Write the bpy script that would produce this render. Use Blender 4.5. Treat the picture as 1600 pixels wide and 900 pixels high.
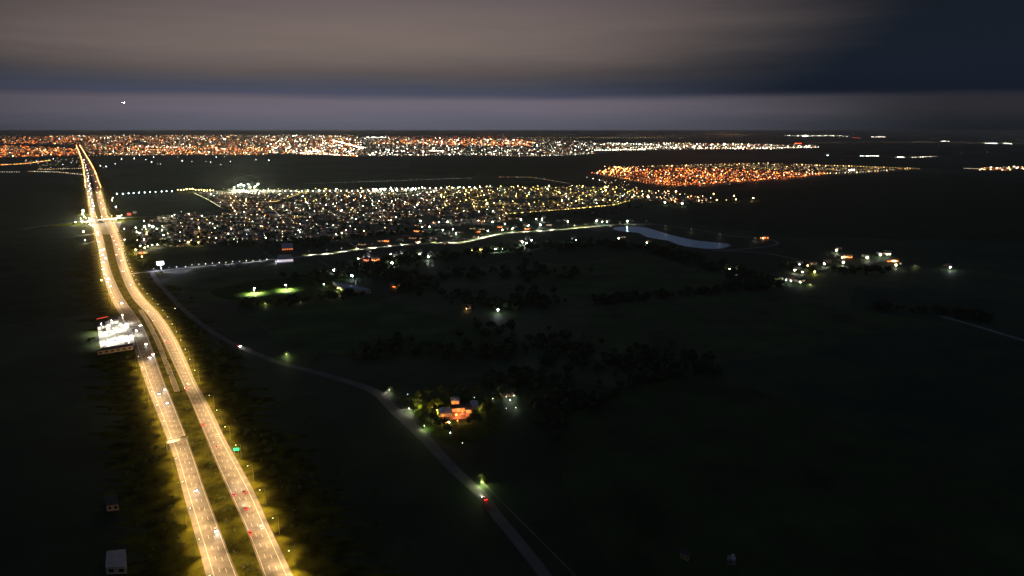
import bpy, bmesh, math, random
from mathutils import Vector, Matrix
R = math.radians
rnd = random.Random(7)
S = bpy.context.scene
COL = S.collection
for o in list(bpy.data.objects): bpy.data.objects.remove(o)

# ------------------------------------------------------------------ camera
H = 230.0                       # height of the drone above the plain
F = 1067.0                      # focal length in photograph pixels (1600 wide)
HY = 204.0                      # row of the horizon
P = math.atan((450 - HY) / F)
cam = bpy.data.objects.new('camera', bpy.data.cameras.new('camera'))
COL.objects.link(cam)
cam.data.sensor_width = 36.0
cam.data.lens = 36.0 * F / 1600.0
cam.data.clip_start = 1.0
cam.data.clip_end = 400000.0
cam.location = (0, 0, H)
cam.rotation_euler = (math.pi / 2 - P, 0, 0)
S.camera = cam

# ------------------------------------------------------------------ sky
W = bpy.data.worlds.new('World'); S.world = W; W.use_nodes = True
nt = W.node_tree; nt.nodes.clear()
def wn(t, **k):
    n = nt.nodes.new(t)
    for a, b in k.items(): setattr(n, a, b)
    return n
def wmath(op, a, b=None, c=None):
    n = wn('ShaderNodeMath', operation=op)
    for i, v in enumerate((a, b, c)):
        if v is None: continue
        if isinstance(v, (int, float)): n.inputs[i].default_value = v
        else: nt.links.new(v, n.inputs[i])
    return n.outputs[0]
def lin(c): return tuple(((v / 255) / 12.92 if v <= 10 else ((v / 255 + .055) / 1.055) ** 2.4) for v in c)
tc = wn('ShaderNodeTexCoord'); sep = wn('ShaderNodeSeparateXYZ')
nt.links.new(tc.outputs['Generated'], sep.inputs[0])
X, Y, Z = sep.outputs
elev = wmath('MULTIPLY', wmath('ARCSINE', Z), 180 / math.pi)            # degrees above the horizon
azim = wmath('MULTIPLY', wmath('ARCTAN2', X, Y), 180 / math.pi)         # degrees right of north
# long flat cloud banks: noise stretched along the horizon
cmb = wn('ShaderNodeCombineXYZ')
nt.links.new(wmath('MULTIPLY', azim, .030), cmb.inputs[0]); nt.links.new(wmath('MULTIPLY', elev, .33), cmb.inputs[1])
nz = wn('ShaderNodeTexNoise'); nz.inputs['Scale'].default_value = 1.6; nz.inputs['Detail'].default_value = 5; nz.inputs['Roughness'].default_value = .55
nt.links.new(cmb.outputs[0], nz.inputs['Vector'])
nzv = wmath('SUBTRACT', nz.outputs[0], .5)
e2 = wmath('ADD', elev, wmath('MULTIPLY', nzv, .95))
EMAX = 30.0
t = wmath('DIVIDE', e2, EMAX)
def ramp(stops):
    r = wn('ShaderNodeValToRGB'); cr = r.color_ramp
    while len(cr.elements) > 1: cr.elements.remove(cr.elements[-1])
    for i, (e, c) in enumerate(stops):
        el = cr.elements[0] if i == 0 else cr.elements.new(e / EMAX)
        el.position = e / EMAX; el.color = (*lin(c), 1)
    nt.links.new(t, r.inputs[0]); return r.outputs[0]
city = ramp([(0, (92, 94, 106)), (.9, (100, 99, 112)), (1.6, (111, 105, 117)), (2.25, (112, 106, 117)), (2.5, (100, 95, 108)), (2.78, (82, 85, 104)), (3.4, (80, 82, 95)), (4.4, (100, 91, 89)), (6, (127, 113, 107)), (8, (126, 112, 107)), (10, (112, 100, 102)), (16, (82, 80, 88)), (22, (62, 68, 84)), (30, (54, 62, 80))])
dark = ramp([(0, (25, 29, 35)), (.6, (31, 34, 40)), (1.5, (44, 44, 48)), (2.25, (43, 42, 48)), (2.5, (36, 38, 47)), (2.72, (22, 29, 40)), (4.5, (24, 31, 42)), (8, (24, 30, 39)), (10, (22, 26, 34)), (16, (28, 33, 42)), (22, (38, 46, 60)), (30, (46, 55, 72))])
shift = ramp([(0, (137, 137, 137)), (2.3, (137, 137, 137)), (2.75, (119, 119, 119)), (4, (119, 119, 119)), (6, (121, 121, 121)), (30, (124, 124, 124))])
# nearness to the city's bearing, wrapping smoothly round the whole sky
low = ramp([(0, (0, 0, 0)), (2.4, (0, 0, 0)), (2.9, (255, 255, 255)), (4.6, (255, 255, 255)), (8, (100, 100, 100)), (12, (0, 0, 0))])   # the low cloud base clears from the right
cd = wmath('COSINE', wmath('MULTIPLY', wmath('ADD', azim, wmath('ADD', wmath('MULTIPLY', low, 5.5), 9.0)), math.pi / 180))
sh = wmath('MULTIPLY', wmath('SUBTRACT', shift, .2), .42)
near_city = wn('ShaderNodeMapRange'); near_city.interpolation_type = 'SMOOTHSTEP'
near_city.inputs['From Min'].default_value = .765; near_city.inputs['From Max'].default_value = 1.07
nt.links.new(wmath('ADD', wmath('ADD', cd, sh), wmath('MULTIPLY', nzv, .07)), near_city.inputs['Value'])
mx = wn('ShaderNodeMix', data_type='RGBA')
nt.links.new(near_city.outputs[0], mx.inputs[0]); nt.links.new(dark, mx.inputs[6]); nt.links.new(city, mx.inputs[7])
# soft streaks in the cloud
cmb2 = wn('ShaderNodeCombineXYZ')
nt.links.new(wmath('MULTIPLY', azim, .05), cmb2.inputs[0]); nt.links.new(wmath('MULTIPLY', elev, .55), cmb2.inputs[1])
nz2 = wn('ShaderNodeTexNoise'); nz2.inputs['Scale'].default_value = 1.3; nz2.inputs['Detail'].default_value = 6; nz2.inputs['Roughness'].default_value = .5
nt.links.new(cmb2.outputs[0], nz2.inputs['Vector'])
bri = wmath('ADD', wmath('MULTIPLY', wmath('SUBTRACT', nz2.outputs[0], .5), .08), 1.0)
hsv = wn('ShaderNodeHueSaturation'); nt.links.new(mx.outputs[2], hsv.inputs['Color']); nt.links.new(bri, hsv.inputs['Value'])
# last trace of twilight above the clouds
sky = wn('ShaderNodeTexSky', sky_type='NISHITA', sun_disc=False)
sky.sun_elevation = R(-8); sky.sun_rotation = R(200)
bg1 = wn('ShaderNodeBackground'); bg1.inputs[1].default_value = 1.0; nt.links.new(hsv.outputs[0], bg1.inputs[0])
bg2 = wn('ShaderNodeBackground'); bg2.inputs[1].default_value = .05; nt.links.new(sky.outputs[0], bg2.inputs[0])
add = wn('ShaderNodeAddShader'); out = wn('ShaderNodeOutputWorld')
nt.links.new(bg1.outputs[0], add.inputs[0]); nt.links.new(bg2.outputs[0], add.inputs[1]); nt.links.new(add.outputs[0], out.inputs[0])

# faint light through the overcast
sun = bpy.data.objects.new('sun', bpy.data.lights.new('sun', 'SUN')); COL.objects.link(sun)
sun.data.energy = .006; sun.data.angle = R(20); sun.data.color = (.8, .88, 1)
sun.rotation_euler = (R(50), 0, R(20))

S.view_settings.view_transform = 'Standard'; S.view_settings.look = 'None'
S.view_settings.exposure = 0; S.view_settings.gamma = 1
S.render.engine = 'CYCLES'
cy = S.cycles
cy.max_bounces = 3; cy.diffuse_bounces = 1; cy.glossy_bounces = 1; cy.volume_bounces = 0; cy.transmission_bounces = 2; cy.transparent_max_bounces = 4
cy.sample_clamp_indirect = .5; cy.use_light_tree = True; cy.use_denoising = True
cy.caustics_reflective = False; cy.caustics_refractive = False
cy.blur_glossy = 1.0; cy.use_adaptive_sampling = False

# ------------------------------------------------------------------ helpers
sp, cp = math.sin(P), math.cos(P)
def G(px, py, z=0.0):
    """the point of the plain (or of height z) that the photograph shows at a pixel"""
    u, v = (px - 800) / F, (py - 450) / F
    dn = sp + v * cp
    fw = cp - v * sp
    k = (H - z) / dn
    return Vector((u * k, fw * k, z))
def depth(p): return p.y * cp + (H - p.z) * sp
def mpp(p): return depth(p) / F * 1600 / 1024      # metres per rendered pixel

def new_mat(name, col, rough=.8, var=.25, scale=.2, emit=None, strength=0, spec=.3, metal=0):
    m = bpy.data.materials.new(name); m.use_nodes = True
    n = m.node_tree.nodes; l = m.node_tree.links
    b = n['Principled BSDF']
    b.inputs['Roughness'].default_value = rough
    b.inputs['Specular IOR Level'].default_value = spec
    b.inputs['Metallic'].default_value = metal
    b.inputs['Base Color'].default_value = (*col, 1)
    if var:
        tx = n.new('ShaderNodeTexCoord'); z = n.new('ShaderNodeTexNoise')
        z.inputs['Scale'].default_value = scale; z.inputs['Detail'].default_value = 5
        l.new(tx.outputs['Object'], z.inputs['Vector'])
        mr = n.new('ShaderNodeMapRange'); mr.inputs['From Min'].default_value = .3; mr.inputs['From Max'].default_value = .7
        mr.inputs['To Min'].default_value = 1 - var; mr.inputs['To Max'].default_value = 1 + var
        l.new(z.outputs[0], mr.inputs['Value'])
        mu = n.new('ShaderNodeMix'); mu.data_type = 'RGBA'; mu.blend_type = 'MULTIPLY'; mu.inputs[0].default_value = 1
        mu.inputs[6].default_value = (*col, 1); l.new(mr.outputs[0], mu.inputs[7]); l.new(mu.outputs[2], b.inputs['Base Color'])
    if emit:
        b.inputs['Emission Color'].default_value = (*emit, 1); b.inputs['Emission Strength'].default_value = strength
    return m
M = {}
def mat(key, *a, **k): M[key] = new_mat(key, *a, **k)
mat('asphalt', (.12, .117, .112), .85, .34, .16)
mat('old_asphalt', (.075, .075, .078), .85, .2, .06)
mat('road_grey', (.125, .118, .105), .85, .25, .05)
mat('paint', (.42, .41, .37), .7, .3, .3)
mat('concrete', (.36, .35, .33), .85, .2, .15)
mat('gravel', (.2, .19, .17), .9, .25, .1)
mat('dirt', (.11, .10, .08), .95, .3, .05)
mat('grass', (.050, .052, .004), .95, .8, .09, spec=.02)
mat('lawn', (.034, .060, .010), .95, .6, .08, spec=.05)
mat('bark', (.10, .075, .05), .9, .3, 2)
mat('leaf', (.050, .066, .018), .8, .35, .4)
mat('leaf_light', (.10, .11, .02), .8, .35, .4)  # paler leaves for lamp-lit trees, part of the lamplight put into the colour
mat('leaf_dark', (.046, .066, .026), .85, .35, .4)
mat('metal', (.22, .22, .22), .45, .1, 1, metal=.4)
mat('dark_metal', (.05, .05, .055), .5, .1, 1)
mat('wall_white', (.55, .50, .45), .9, .12, .4)
mat('wall_tan', (.40, .33, .25), .9, .15, .4)
mat('wall_brick', (.32, .17, .11), .9, .2, .6)
mat('roof_grey', (.20, .19, .19), .8, .2, .5)
mat('roof_pale', (.44, .40, .37), .8, .2, .5)
mat('roof_red', (.26, .13, .09), .8, .2, .6)
mat('roof_blue', (.30, .33, .42), .55, .12, .4)
mat('roof_dark', (.05, .05, .055), .8, .2, .5)
mat('glass', (.02, .025, .03), .1, 0, spec=.6)
mat('tyre', (.02, .02, .02), .9, 0)
for n_, c_ in (('car_red', (.42, .03, .025)), ('car_white', (.7, .7, .7)), ('car_grey', (.25, .26, .28)), ('car_black', (.025, .025, .03)), ('car_blue', (.04, .07, .25)), ('car_silver', (.5, .51, .52))):
    mat(n_, c_, .3, .05, 1, spec=.5)
mat('tank_green', (.02, .25, .10), .6, .1, 1)
WHITE = (1, .90, .70); COOL = (.80, .95, 1); WARM = (1, .60, .24); ORANGE = (1, .21, .032); RED = (1, .05, .03); GREENW = (.85, 1, .72); YEL = (1, .74, .16); VIOL = (.80, .74, 1)
def emat(key, col, s): M[key] = new_mat(key, tuple(.6 * c for c in col), .5, 0, emit=col, strength=s)
for key, c in (('white', WHITE), ('cool', COOL), ('warm', WARM), ('orange', ORANGE), ('red', RED), ('green', GREENW), ('yellow', YEL)):
    for lv, s in (('faint', .9), ('dim', 2.2), ('mid', 8), ('bright', 26), ('glare', 70)):
        if key not in ('orange', 'red') and lv in ('mid', 'bright', 'glare'): s *= 1.9
        emat(f'{key}_{lv}', c, s); emat(f'far_{key}_{lv}', c, s); M[f'far_{key}_{lv}'].cycles.emission_sampling = 'NONE'
emat('head_lens', (1, .96, .9), 60); emat('tail_lens', (1, .03, .02), 14); emat('blue_lens', (.25, .3, 1), 30)
emat('road_lens', (.75, 1, .6), 6)
emat('window_warm', (1, .5, .18), 1.3); emat('window_white', (1, .88, .65), 1.2); emat('window_orange', (1, .22, .05), 1.6)
emat('violet_glow_wall', (.82, .74, 1), .45); emat('sign_white', (.95, .97, 1), 5); emat('sign_green', (.02, .8, .35), .28); emat('sign_red', (1, .1, .06), .7)

class MB:
    """collects shapes, then links them as one mesh object"""
    def __init__(s): s.v = []; s.f = []; s.m = []; s.mats = []
    def mi(s, m):
        m = M[m] if isinstance(m, str) else m
        if m not in s.mats: s.mats.append(m)
        return s.mats.index(m)
    def poly(s, pts, m):
        b = len(s.v); s.v += [tuple(p) for p in pts]; s.f.append(tuple(range(b, b + len(pts)))); s.m.append(s.mi(m))
    def box(s, c, size, m, rz=0, top=1.0, skip_bottom=False):
        hx, hy, hz = size[0] / 2, size[1] / 2, size[2]
        ca, sa = math.cos(rz), math.sin(rz); b = len(s.v)
        for z, k in ((0, 1), (hz, top)):
            for x, y in ((-hx, -hy), (hx, -hy), (hx, hy), (-hx, hy)):
                s.v.append((c[0] + (x * ca - y * sa) * k, c[1] + (x * sa + y * ca) * k, c[2] + z))
        fs = [(4, 5, 6, 7), (0, 1, 5, 4), (1, 2, 6, 5), (2, 3, 7, 6), (3, 0, 4, 7)] + ([] if skip_bottom else [(3, 2, 1, 0)])
        i = s.mi(m)
        for f in fs: s.f.append(tuple(b + q for q in f)); s.m.append(i)
    def gable(s, c, size, h, m, rz=0, hip=0.0):
        hx, hy = size[0] / 2, size[1] / 2; ca, sa = math.cos(rz), math.sin(rz); b = len(s.v)
        for x, y, z in ((-hx, -hy, 0), (hx, -hy, 0), (hx, hy, 0), (-hx, hy, 0), (-hx + hip, 0, h), (hx - hip, 0, h)):
            s.v.append((c[0] + x * ca - y * sa, c[1] + x * sa + y * ca, c[2] + z))
        i = s.mi(m)
        for f in ((0, 1, 5, 4), (2, 3, 4, 5), (1, 2, 5), (3, 0, 4), (3, 2, 1, 0)): s.f.append(tuple(b + q for q in f)); s.m.append(i)
    def tube(s, a, c, r0, r1, m, n=6, caps=True):
        a, c = Vector(a), Vector(c); d = (c - a).normalized()
        x = d.cross(Vector((0, 0, 1)) if abs(d.z) < .9 else Vector((1, 0, 0))).normalized(); y = d.cross(x)
        b = len(s.v); i = s.mi(m)
        for p, r in ((a, r0), (c, r1)):
            for k in range(n):
                q = p + (x * math.cos(2 * math.pi * k / n) + y * math.sin(2 * math.pi * k / n)) * r; s.v.append(tuple(q))
        for k in range(n): s.f.append((b + k, b + (k + 1) % n, b + n + (k + 1) % n, b + n + k)); s.m.append(i)
        if caps: s.f.append(tuple(b + k for k in range(n))[::-1]); s.f.append(tuple(b + n + k for k in range(n))); s.m += [i, i]
    def octa(s, c, r, m, rz=None):
        rz = r if rz is None else rz; b = len(s.v); i = s.mi(m)
        for d in ((r, 0, 0), (0, r, 0), (-r, 0, 0), (0, -r, 0), (0, 0, rz), (0, 0, -rz)): s.v.append((c[0] + d[0], c[1] + d[1], c[2] + d[2]))
        for k in range(4): s.f.append((b + k, b + (k + 1) % 4, b + 4)); s.f.append((b + (k + 1) % 4, b + k, b + 5)); s.m += [i, i]
    def ball(s, c, r, m, nu=8, nv=5, squash=1.0):
        b = len(s.v); i = s.mi(m)
        s.v.append((c[0], c[1], c[2] + r * squash))
        for j in range(1, nv):
            a = math.pi * j / nv
            for k in range(nu):
                t_ = 2 * math.pi * k / nu; s.v.append((c[0] + r * math.sin(a) * math.cos(t_), c[1] + r * math.sin(a) * math.sin(t_), c[2] + r * squash * math.cos(a)))
        s.v.append((c[0], c[1], c[2] - r * squash)); e = len(s.v) - 1
        for k in range(nu):
            s.f.append((b, b + 1 + k, b + 1 + (k + 1) % nu)); s.m.append(i)
            for j in range(nv - 2):
                p = b + 1 + j * nu; s.f.append((p + k, p + nu + k, p + nu + (k + 1) % nu, p + (k + 1) % nu)); s.m.append(i)
            p = b + 1 + (nv - 2) * nu; s.f.append((p + (k + 1) % nu, p + k, e)); s.m.append(i)
    def mesh(s, name):
        me = bpy.data.meshes.new(name); me.from_pydata(s.v, [], s.f)
        for m in s.mats: me.materials.append(m)
        if len(s.mats) > 1: me.polygons.foreach_set('material_index', s.m)
        me.update(); return me
    def build(s, name, parent=None, loc=None, **k):
        o = bpy.data.objects.new(name, s.mesh(name)); COL.objects.link(o)
        if parent: o.parent = parent
        if loc: o.location = loc
        if k: tag(o, **k)
        return o
def tag(o, label=None, cat=None, group=None, kind=None):
    if label: o['label'] = label
    if cat: o['category'] = cat
    if group: o['group'] = group
    if kind: o['kind'] = kind
    return o
def empty(name, loc, rz=0, **k):
    o = bpy.data.objects.new(name, None); COL.objects.link(o); o.location = loc; o.rotation_euler = (0, 0, rz); o.empty_display_size = 1
    return tag(o, **k)
def copy_tree(o, parent=None):
    c = o.copy(); COL.objects.link(c)
    if parent is not None: c.parent = parent
    for ch in KIDS.get(o.name, ()): copy_tree(ch, c)
    return c
KIDS = {}
def remember(o):
    """note a prototype's children once, so copying does not search the scene"""
    KIDS[o.name] = list(o.children)
    for c in o.children: remember(c)
def lamp_light(parent, loc, power, col, kind='SPOT', size=150, radius=.25, blend=.6):
    d = bpy.data.lights.new('lamp_light', kind); d.energy = power; d.color = col; d.shadow_soft_size = radius
    if kind == 'SPOT': d.spot_size = R(size); d.spot_blend = blend
    o = bpy.data.objects.new('lamp_light', d); COL.objects.link(o); o.location = loc
    if parent: o.parent = parent
    return o
def herm(tab):
    """smooth x(y) through a table of (y, x...) rows"""
    tab = sorted(tab)
    ys = [r[0] for r in tab]
    def f(y, k):
        y = min(max(y, ys[0]), ys[-1])
        i = max(0, min(len(ys) - 2, next((j for j in range(len(ys) - 1) if y <= ys[j + 1]), len(ys) - 2)))
        x = [r[k] for r in tab]; h = ys[i + 1] - ys[i]
        def sl(j):
            if j <= 0: return (x[1] - x[0]) / (ys[1] - ys[0])
            if j >= len(x) - 1: return (x[-1] - x[-2]) / (ys[-1] - ys[-2])
            return (x[j + 1] - x[j - 1]) / (ys[j + 1] - ys[j - 1])
        u = (y - ys[i]) / h
        return (2 * u**3 - 3 * u**2 + 1) * x[i] + (u**3 - 2 * u**2 + u) * h * sl(i) + (-2 * u**3 + 3 * u**2) * x[i + 1] + (u**3 - u**2) * h * sl(i + 1)
    return f
def catmull(pts, n=8):
    out = []
    for i in range(len(pts) - 1):
        p0, p1, p2, p3 = pts[max(i - 1, 0)], pts[i], pts[i + 1], pts[min(i + 2, len(pts) - 1)]
        for k in range(n):
            u = k / n
            out.append(.5 * ((2 * p1) + (p2 - p0) * u + (2 * p0 - 5 * p1 + 4 * p2 - p3) * u * u + (3 * p1 - p0 - 3 * p2 + p3) * u**3))
    return out + [pts[-1]]
def ribbon(name, pts, w, m, z, kind='structure', label=None, thick=None):
    """a road of width w along ground points"""
    b = MB(); L = []
    for i, p in enumerate(pts):
        d = (pts[min(i + 1, len(pts) - 1)] - pts[max(i - 1, 0)]); d.z = 0; d.normalize(); nrm = Vector((-d.y, d.x, 0))
        ww = w(i / (len(pts) - 1)) if callable(w) else w
        L.append((p + nrm * ww / 2, p - nrm * ww / 2))
    for (a, c), (d, e) in zip(L, L[1:]):
        b.poly([(c.x, c.y, z), (e.x, e.y, z), (d.x, d.y, z), (a.x, a.y, z)], m)
    return b.build(name, label=label, kind=kind), L
def along(pts, step, start=0):
    """points every step metres of a polyline, with directions"""
    out = []; s = -start
    for a, b in zip(pts, pts[1:]):
        d = b - a; l = d.length
        if l < 1e-6: continue
        while s + 0 <= l:
            if s >= 0: out.append((a + d * (s / l), d.normalized()))
            s += step
        s -= l
    return out
def inside(p, poly):
    x, y = p; c = False
    for (x1, y1), (x2, y2) in zip(poly, poly[1:] + poly[:1]):
        if (y1 > y) != (y2 > y) and x < (x2 - x1) * (y - y1) / (y2 - y1) + x1: c = not c
    return c
def scatter(poly, n):
    xs = [p[0] for p in poly]; ys = [p[1] for p in poly]; out = []
    while len(out) < n:
        q = (rnd.uniform(min(xs), max(xs)), rnd.uniform(min(ys), max(ys)))
        if inside(q, poly): out.append(q)
    return out
def to_px(p):
    dz = H - p[2]; d = p[1] * cp + dz * sp
    return (800 + p[0] / d * F, 450 + (dz * cp - p[1] * sp) / d * F)

# ------------------------------------------------------------------ ground
def ground_material():
    m = bpy.data.materials.new('ground'); m.use_nodes = True
    n = m.node_tree.nodes; l = m.node_tree.links; b = n['Principled BSDF']
    b.inputs['Roughness'].default_value = .75; b.inputs['Specular IOR Level'].default_value = .2
    tx = n.new('ShaderNodeTexCoord')
    mp = n.new('ShaderNodeMapping'); mp.inputs['Rotation'].default_value[2] = .5; l.new(tx.outputs['Object'], mp.inputs[0])
    vo = n.new('ShaderNodeTexVoronoi'); vo.inputs['Scale'].default_value = 1 / 420; vo.distance = 'CHEBYCHEV'; l.new(mp.outputs[0], vo.inputs['Vector'])
    cr = n.new('ShaderNodeValToRGB'); e = cr.color_ramp.elements
    e[0].color = (.012, .024, .007, 1); e[1].color = (.052, .070, .024, 1); x = e.new(.5); x.color = (.026, .046, .014, 1)
    sx = n.new('ShaderNodeSeparateColor'); l.new(vo.outputs['Color'], sx.inputs[0]); l.new(sx.outputs[0], cr.inputs[0])
    n1 = n.new('ShaderNodeTexNoise'); n1.inputs['Scale'].default_value = .012; n1.inputs['Detail'].default_value = 8; n1.inputs['Roughness'].default_value = .65; l.new(tx.outputs['Object'], n1.inputs['Vector'])
    mr = n.new('ShaderNodeMapRange'); mr.inputs['From Min'].default_value = .3; mr.inputs['From Max'].default_value = .7; mr.inputs['To Min'].default_value = .45; mr.inputs['To Max'].default_value = 1.5; l.new(n1.outputs[0], mr.inputs['Value'])
    mu = n.new('ShaderNodeMix'); mu.data_type = 'RGBA'; mu.blend_type = 'MULTIPLY'; mu.inputs[0].default_value = 1; l.new(cr.outputs[0], mu.inputs[6]); l.new(mr.outputs[0], mu.inputs[7])
    l.new(mu.outputs[2], b.inputs['Base Color'])
    return m
M['ground'] = ground_material()
b = MB(); E = 100000.0
N = 24
for i in range(N):
    for j in range(N):
        x0, x1 = -E + 2 * E * i / N, -E + 2 * E * (i + 1) / N; y0, y1 = -E + 2 * E * j / N, -E + 2 * E * (j + 1) / N
        b.poly([(x0, y0, 0), (x1, y0, 0), (x1, y1, 0), (x0, y1, 0)], 'ground')
b.build('ground', label='flat dark plain of fields reaching the horizon', kind='structure')

# fields with a tone of their own
FIELDS = [([(868, 628), (1085, 578), (1270, 640), (1660, 800), (1660, 960), (1000, 960), (880, 760)], (.050, .062, .028)),
          ([(930, 482), (1190, 458), (1470, 505), (1090, 562), (960, 572), (905, 530)], (.042, .048, .024)),
          ([(385, 492), (560, 462), (770, 512), (760, 540), (600, 560), (450, 545)], (.034, .052, .022)),
          ([(-100, 290), (118, 288), (140, 400), (150, 490), (-100, 520)], (.034, .046, .018)),
          ([(640, 250), (915, 246), (925, 258), (890, 276), (640, 272)], (.045, .052, .026)),
          ([(840, 420), (1010, 395), (1150, 440), (1120, 452), (930, 472), (850, 455)], (.040, .050, .022)),
          ([(250, 430), (480, 410), (530, 425), (380, 440), (370, 470), (300, 470)], (.040, .055, .022)),
          ([(1000, 310), (1500, 275), (1700, 300), (1700, 380), (1250, 370), (1090, 350)], (.026, .038, .015))]
for i, (pl, c) in enumerate(FIELDS):
    key = f'field_soil_{i}'; mat(key, tuple(q * k * (1.7 if i in (1, 2, 5, 6) else 1.0) for q, k in zip(c, (.72, .86, .55))), .85, .5, .02, spec=.15)
    b = MB(); b.poly([G(*p) + Vector((0, 0, .01 + .002 * i)) for p in pl][::-1], key)
    b.build('field', label='dark farm field with slightly different crop from its neighbours', kind='structure', group='dark fields on the plain')

# ------------------------------------------------------------------ highway
LC = [(1000, 352, 424), (960, 340, 396), (900, 322, 372), (860, 311.5, 356), (820, 300, 341), (770, 286, 322), (720, 273, 305), (688, 262, 293.5), (640, 243, 275), (600, 228, 258.5), (560, 214, 244), (540, 208, 237), (520, 201, 229), (500, 192, 218), (470, 175, 196), (440, 164, 180), (420, 159.5, 172.5), (400, 155.5, 167.5), (372, 150, 161.5), (350, 145, 155), (330, 140.5, 149), (300, 136, 144), (285, 134.5, 141), (270, 132.5, 138.5), (255, 129.5, 134), (245, 126.3, 129.7), (236, 123, 125.5), (228, 119.5, 121.3)]
RC = [(1000, 444, 510), (960, 430, 487), (900, 411, 458), (860, 397, 439), (820, 381, 420), (770, 358, 398), (720, 336, 371), (688, 323, 353), (640, 303, 330), (600, 285, 307.5), (560, 266.5, 290), (520, 248, 270), (490, 229, 249), (470, 210, 230), (450, 198, 214.5), (420, 186, 201.5), (400, 180, 195), (372, 173.5, 187), (350, 164.5, 177), (330, 156, 166.5), (300, 149, 157.5), (285, 145, 152.5), (270, 140, 147.5), (255, 135.5, 140), (245, 131, 134.3), (236, 126.8, 129.2), (228, 122.6, 124.3)]
fL, fR = herm(LC), herm(RC)
def rows(y0=1000, y1=228):
    out = []; y = y0
    while y > y1:
        out.append(y); y -= max(.6, 5.0 * ((y - HY) / 700) ** 1.1)
    return out + [y1]
ROWS = rows()
def edge_pts(f, t_): return [G(f(y, 1) * (1 - t_) + f(y, 2) * t_, y) for y in ROWS]
def strip(f, t0, t1, z, b, m):
    A, B = edge_pts(f, t0), edge_pts(f, t1)
    for i in range(len(A) - 1):
        b.poly([(A[i].x, A[i].y, z), (B[i].x, B[i].y, z), (B[i + 1].x, B[i + 1].y, z), (A[i + 1].x, A[i + 1].y, z)], m)
# the grass of verge and median
b = MB()
def wide(f0, k0, f1, k1, m0, m1, z):
    A = [G(f0(y, k0), y) for y in ROWS]; B = [G(f1(y, k1), y) for y in ROWS]
    for i in range(len(A) - 1):
        j0, j1 = wob[i], wob[i + 1]
        b.poly([(A[i].x + m0 * j0, A[i].y, z), (B[i].x + m1 * j1, B[i].y, z), (B[i + 1].x + m1 * wob[i + 2], B[i + 1].y, z), (A[i + 1].x + m0 * j1, A[i + 1].y, z)], 'grass')
wob = [rnd.uniform(.5, 1.3) for _ in range(len(ROWS) + 3)]
wide(fL, 1, fR, 2, -48, 52, .035)
b.build('verge', label='rough grass verge and median along the lit highway', kind='structure')
for f, nm, lab, dash_t, solid in ((fL, 'highway', 'lit motorway carriageway with traffic coming towards the camera', (.475, .69), (.25, .925)), (fR, 'highway', 'lit motorway carriageway with red tail lights going away', (.31, .545), (.085, .78))):
    b = MB(); strip(f, 0, 1, .06, b, 'asphalt'); road = b.build(nm, label=lab, kind='structure')
    b = MB()
    for s_ in solid: strip(f, s_ - .011, s_ + .011, .068, b, 'paint')
    b.build('edge_line', road)
    b = MB()
    for q in dash_t:
        c = edge_pts(f, q)
        for p, d in along(c, 12.0):
            if depth(p) > 2200: continue
            nr = Vector((-d.y, d.x, 0)) * .13; e = d * 4.2
            b.poly([(v.x, v.y, .068) for v in (p - nr, p + e - nr, p + e + nr, p + nr)][::-1], 'paint')
    o = b.build('lane_marking', road); o['kind'] = 'stuff'
# slip lane in the median
sl = catmull([G(*p) for p in ((219, 484), (229, 500), (237, 515), (246, 533), (256, 558), (264, 578), (271, 596), (277, 612))], 6)
o, sides = ribbon('median_lane', sl, 4.2, 'road_grey', .055, label='narrow paved turning lane inside the highway median')
b = MB()
for k in (0, 1):
    for (p, q) in zip(sides, sides[1:]):
        a, c = p[k], q[k]; n_ = (p[0] - p[1]).normalized() * .12
        b.poly([(v.x, v.y, .064) for v in (a - n_, c - n_, c + n_, a + n_)], 'paint')
b.build('edge_line', o)

# the street lamps of the highway
def make_lamp(h=11.5, arm=2.6, lens='road_lens', r=.34):
    root = empty('street_lamp', (0, 0, 0))
    b = MB(); b.tube((0, 0, 0), (0, 0, .5), .22, .2, 'metal', 8); b.tube((0, 0, .5), (0, 0, h - .8), .13, .08, 'metal', 8)
    b.tube((0, 0, h - .8), (.5, 0, h - .2), .07, .06, 'metal', 6); b.build('pole', root)
    b = MB(); b.tube((.5, 0, h - .2), (arm, 0, h), .06, .05, 'metal', 6); b.build('arm', root)
    b = MB(); b.box((arm + .35, 0, h - .06), (1.0, .4, .2), 'metal', top=.7); hd = b.build('lamp_head', root)
    b = MB(); b.ball((arm + .4, 0, h - .15), r, lens, 8, 5, .7); b.build('lens', hd)
    return root
HWCOL = (1, .60, .245)
HWP = 64000
proto = make_lamp()
dat = bpy.data.lights.new('lamp_light', 'SPOT'); dat.energy = HWP; dat.color = HWCOL; dat.spot_size = R(108); dat.spot_blend = 1.0; dat.shadow_soft_size = .3
for sg in (-1, 1):                # road lanterns throw their light along the carriageway, both ways
    ll = bpy.data.objects.new('lamp_light', dat); COL.objects.link(ll); ll.location = (2.9, sg * .25, 10.9); ll.rotation_euler = (R(43 * sg), R(-24), 0); ll.parent = proto
remember(proto)
HW_LAMPS = []
used = False
far_lamps = MB(); far_lit = []
def far_lamp(b, p, col, pole=9, r=None):
    r = r or .33 * mpp(p)
    b.tube((p.x, p.y, 0), (p.x, p.y, pole), .12, .12, 'metal', 3, False); b.octa((p.x, p.y, pole), r, col)
dark_ranges = {'L': [(478, 560)], 'R': [(612, 636)]}
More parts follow.
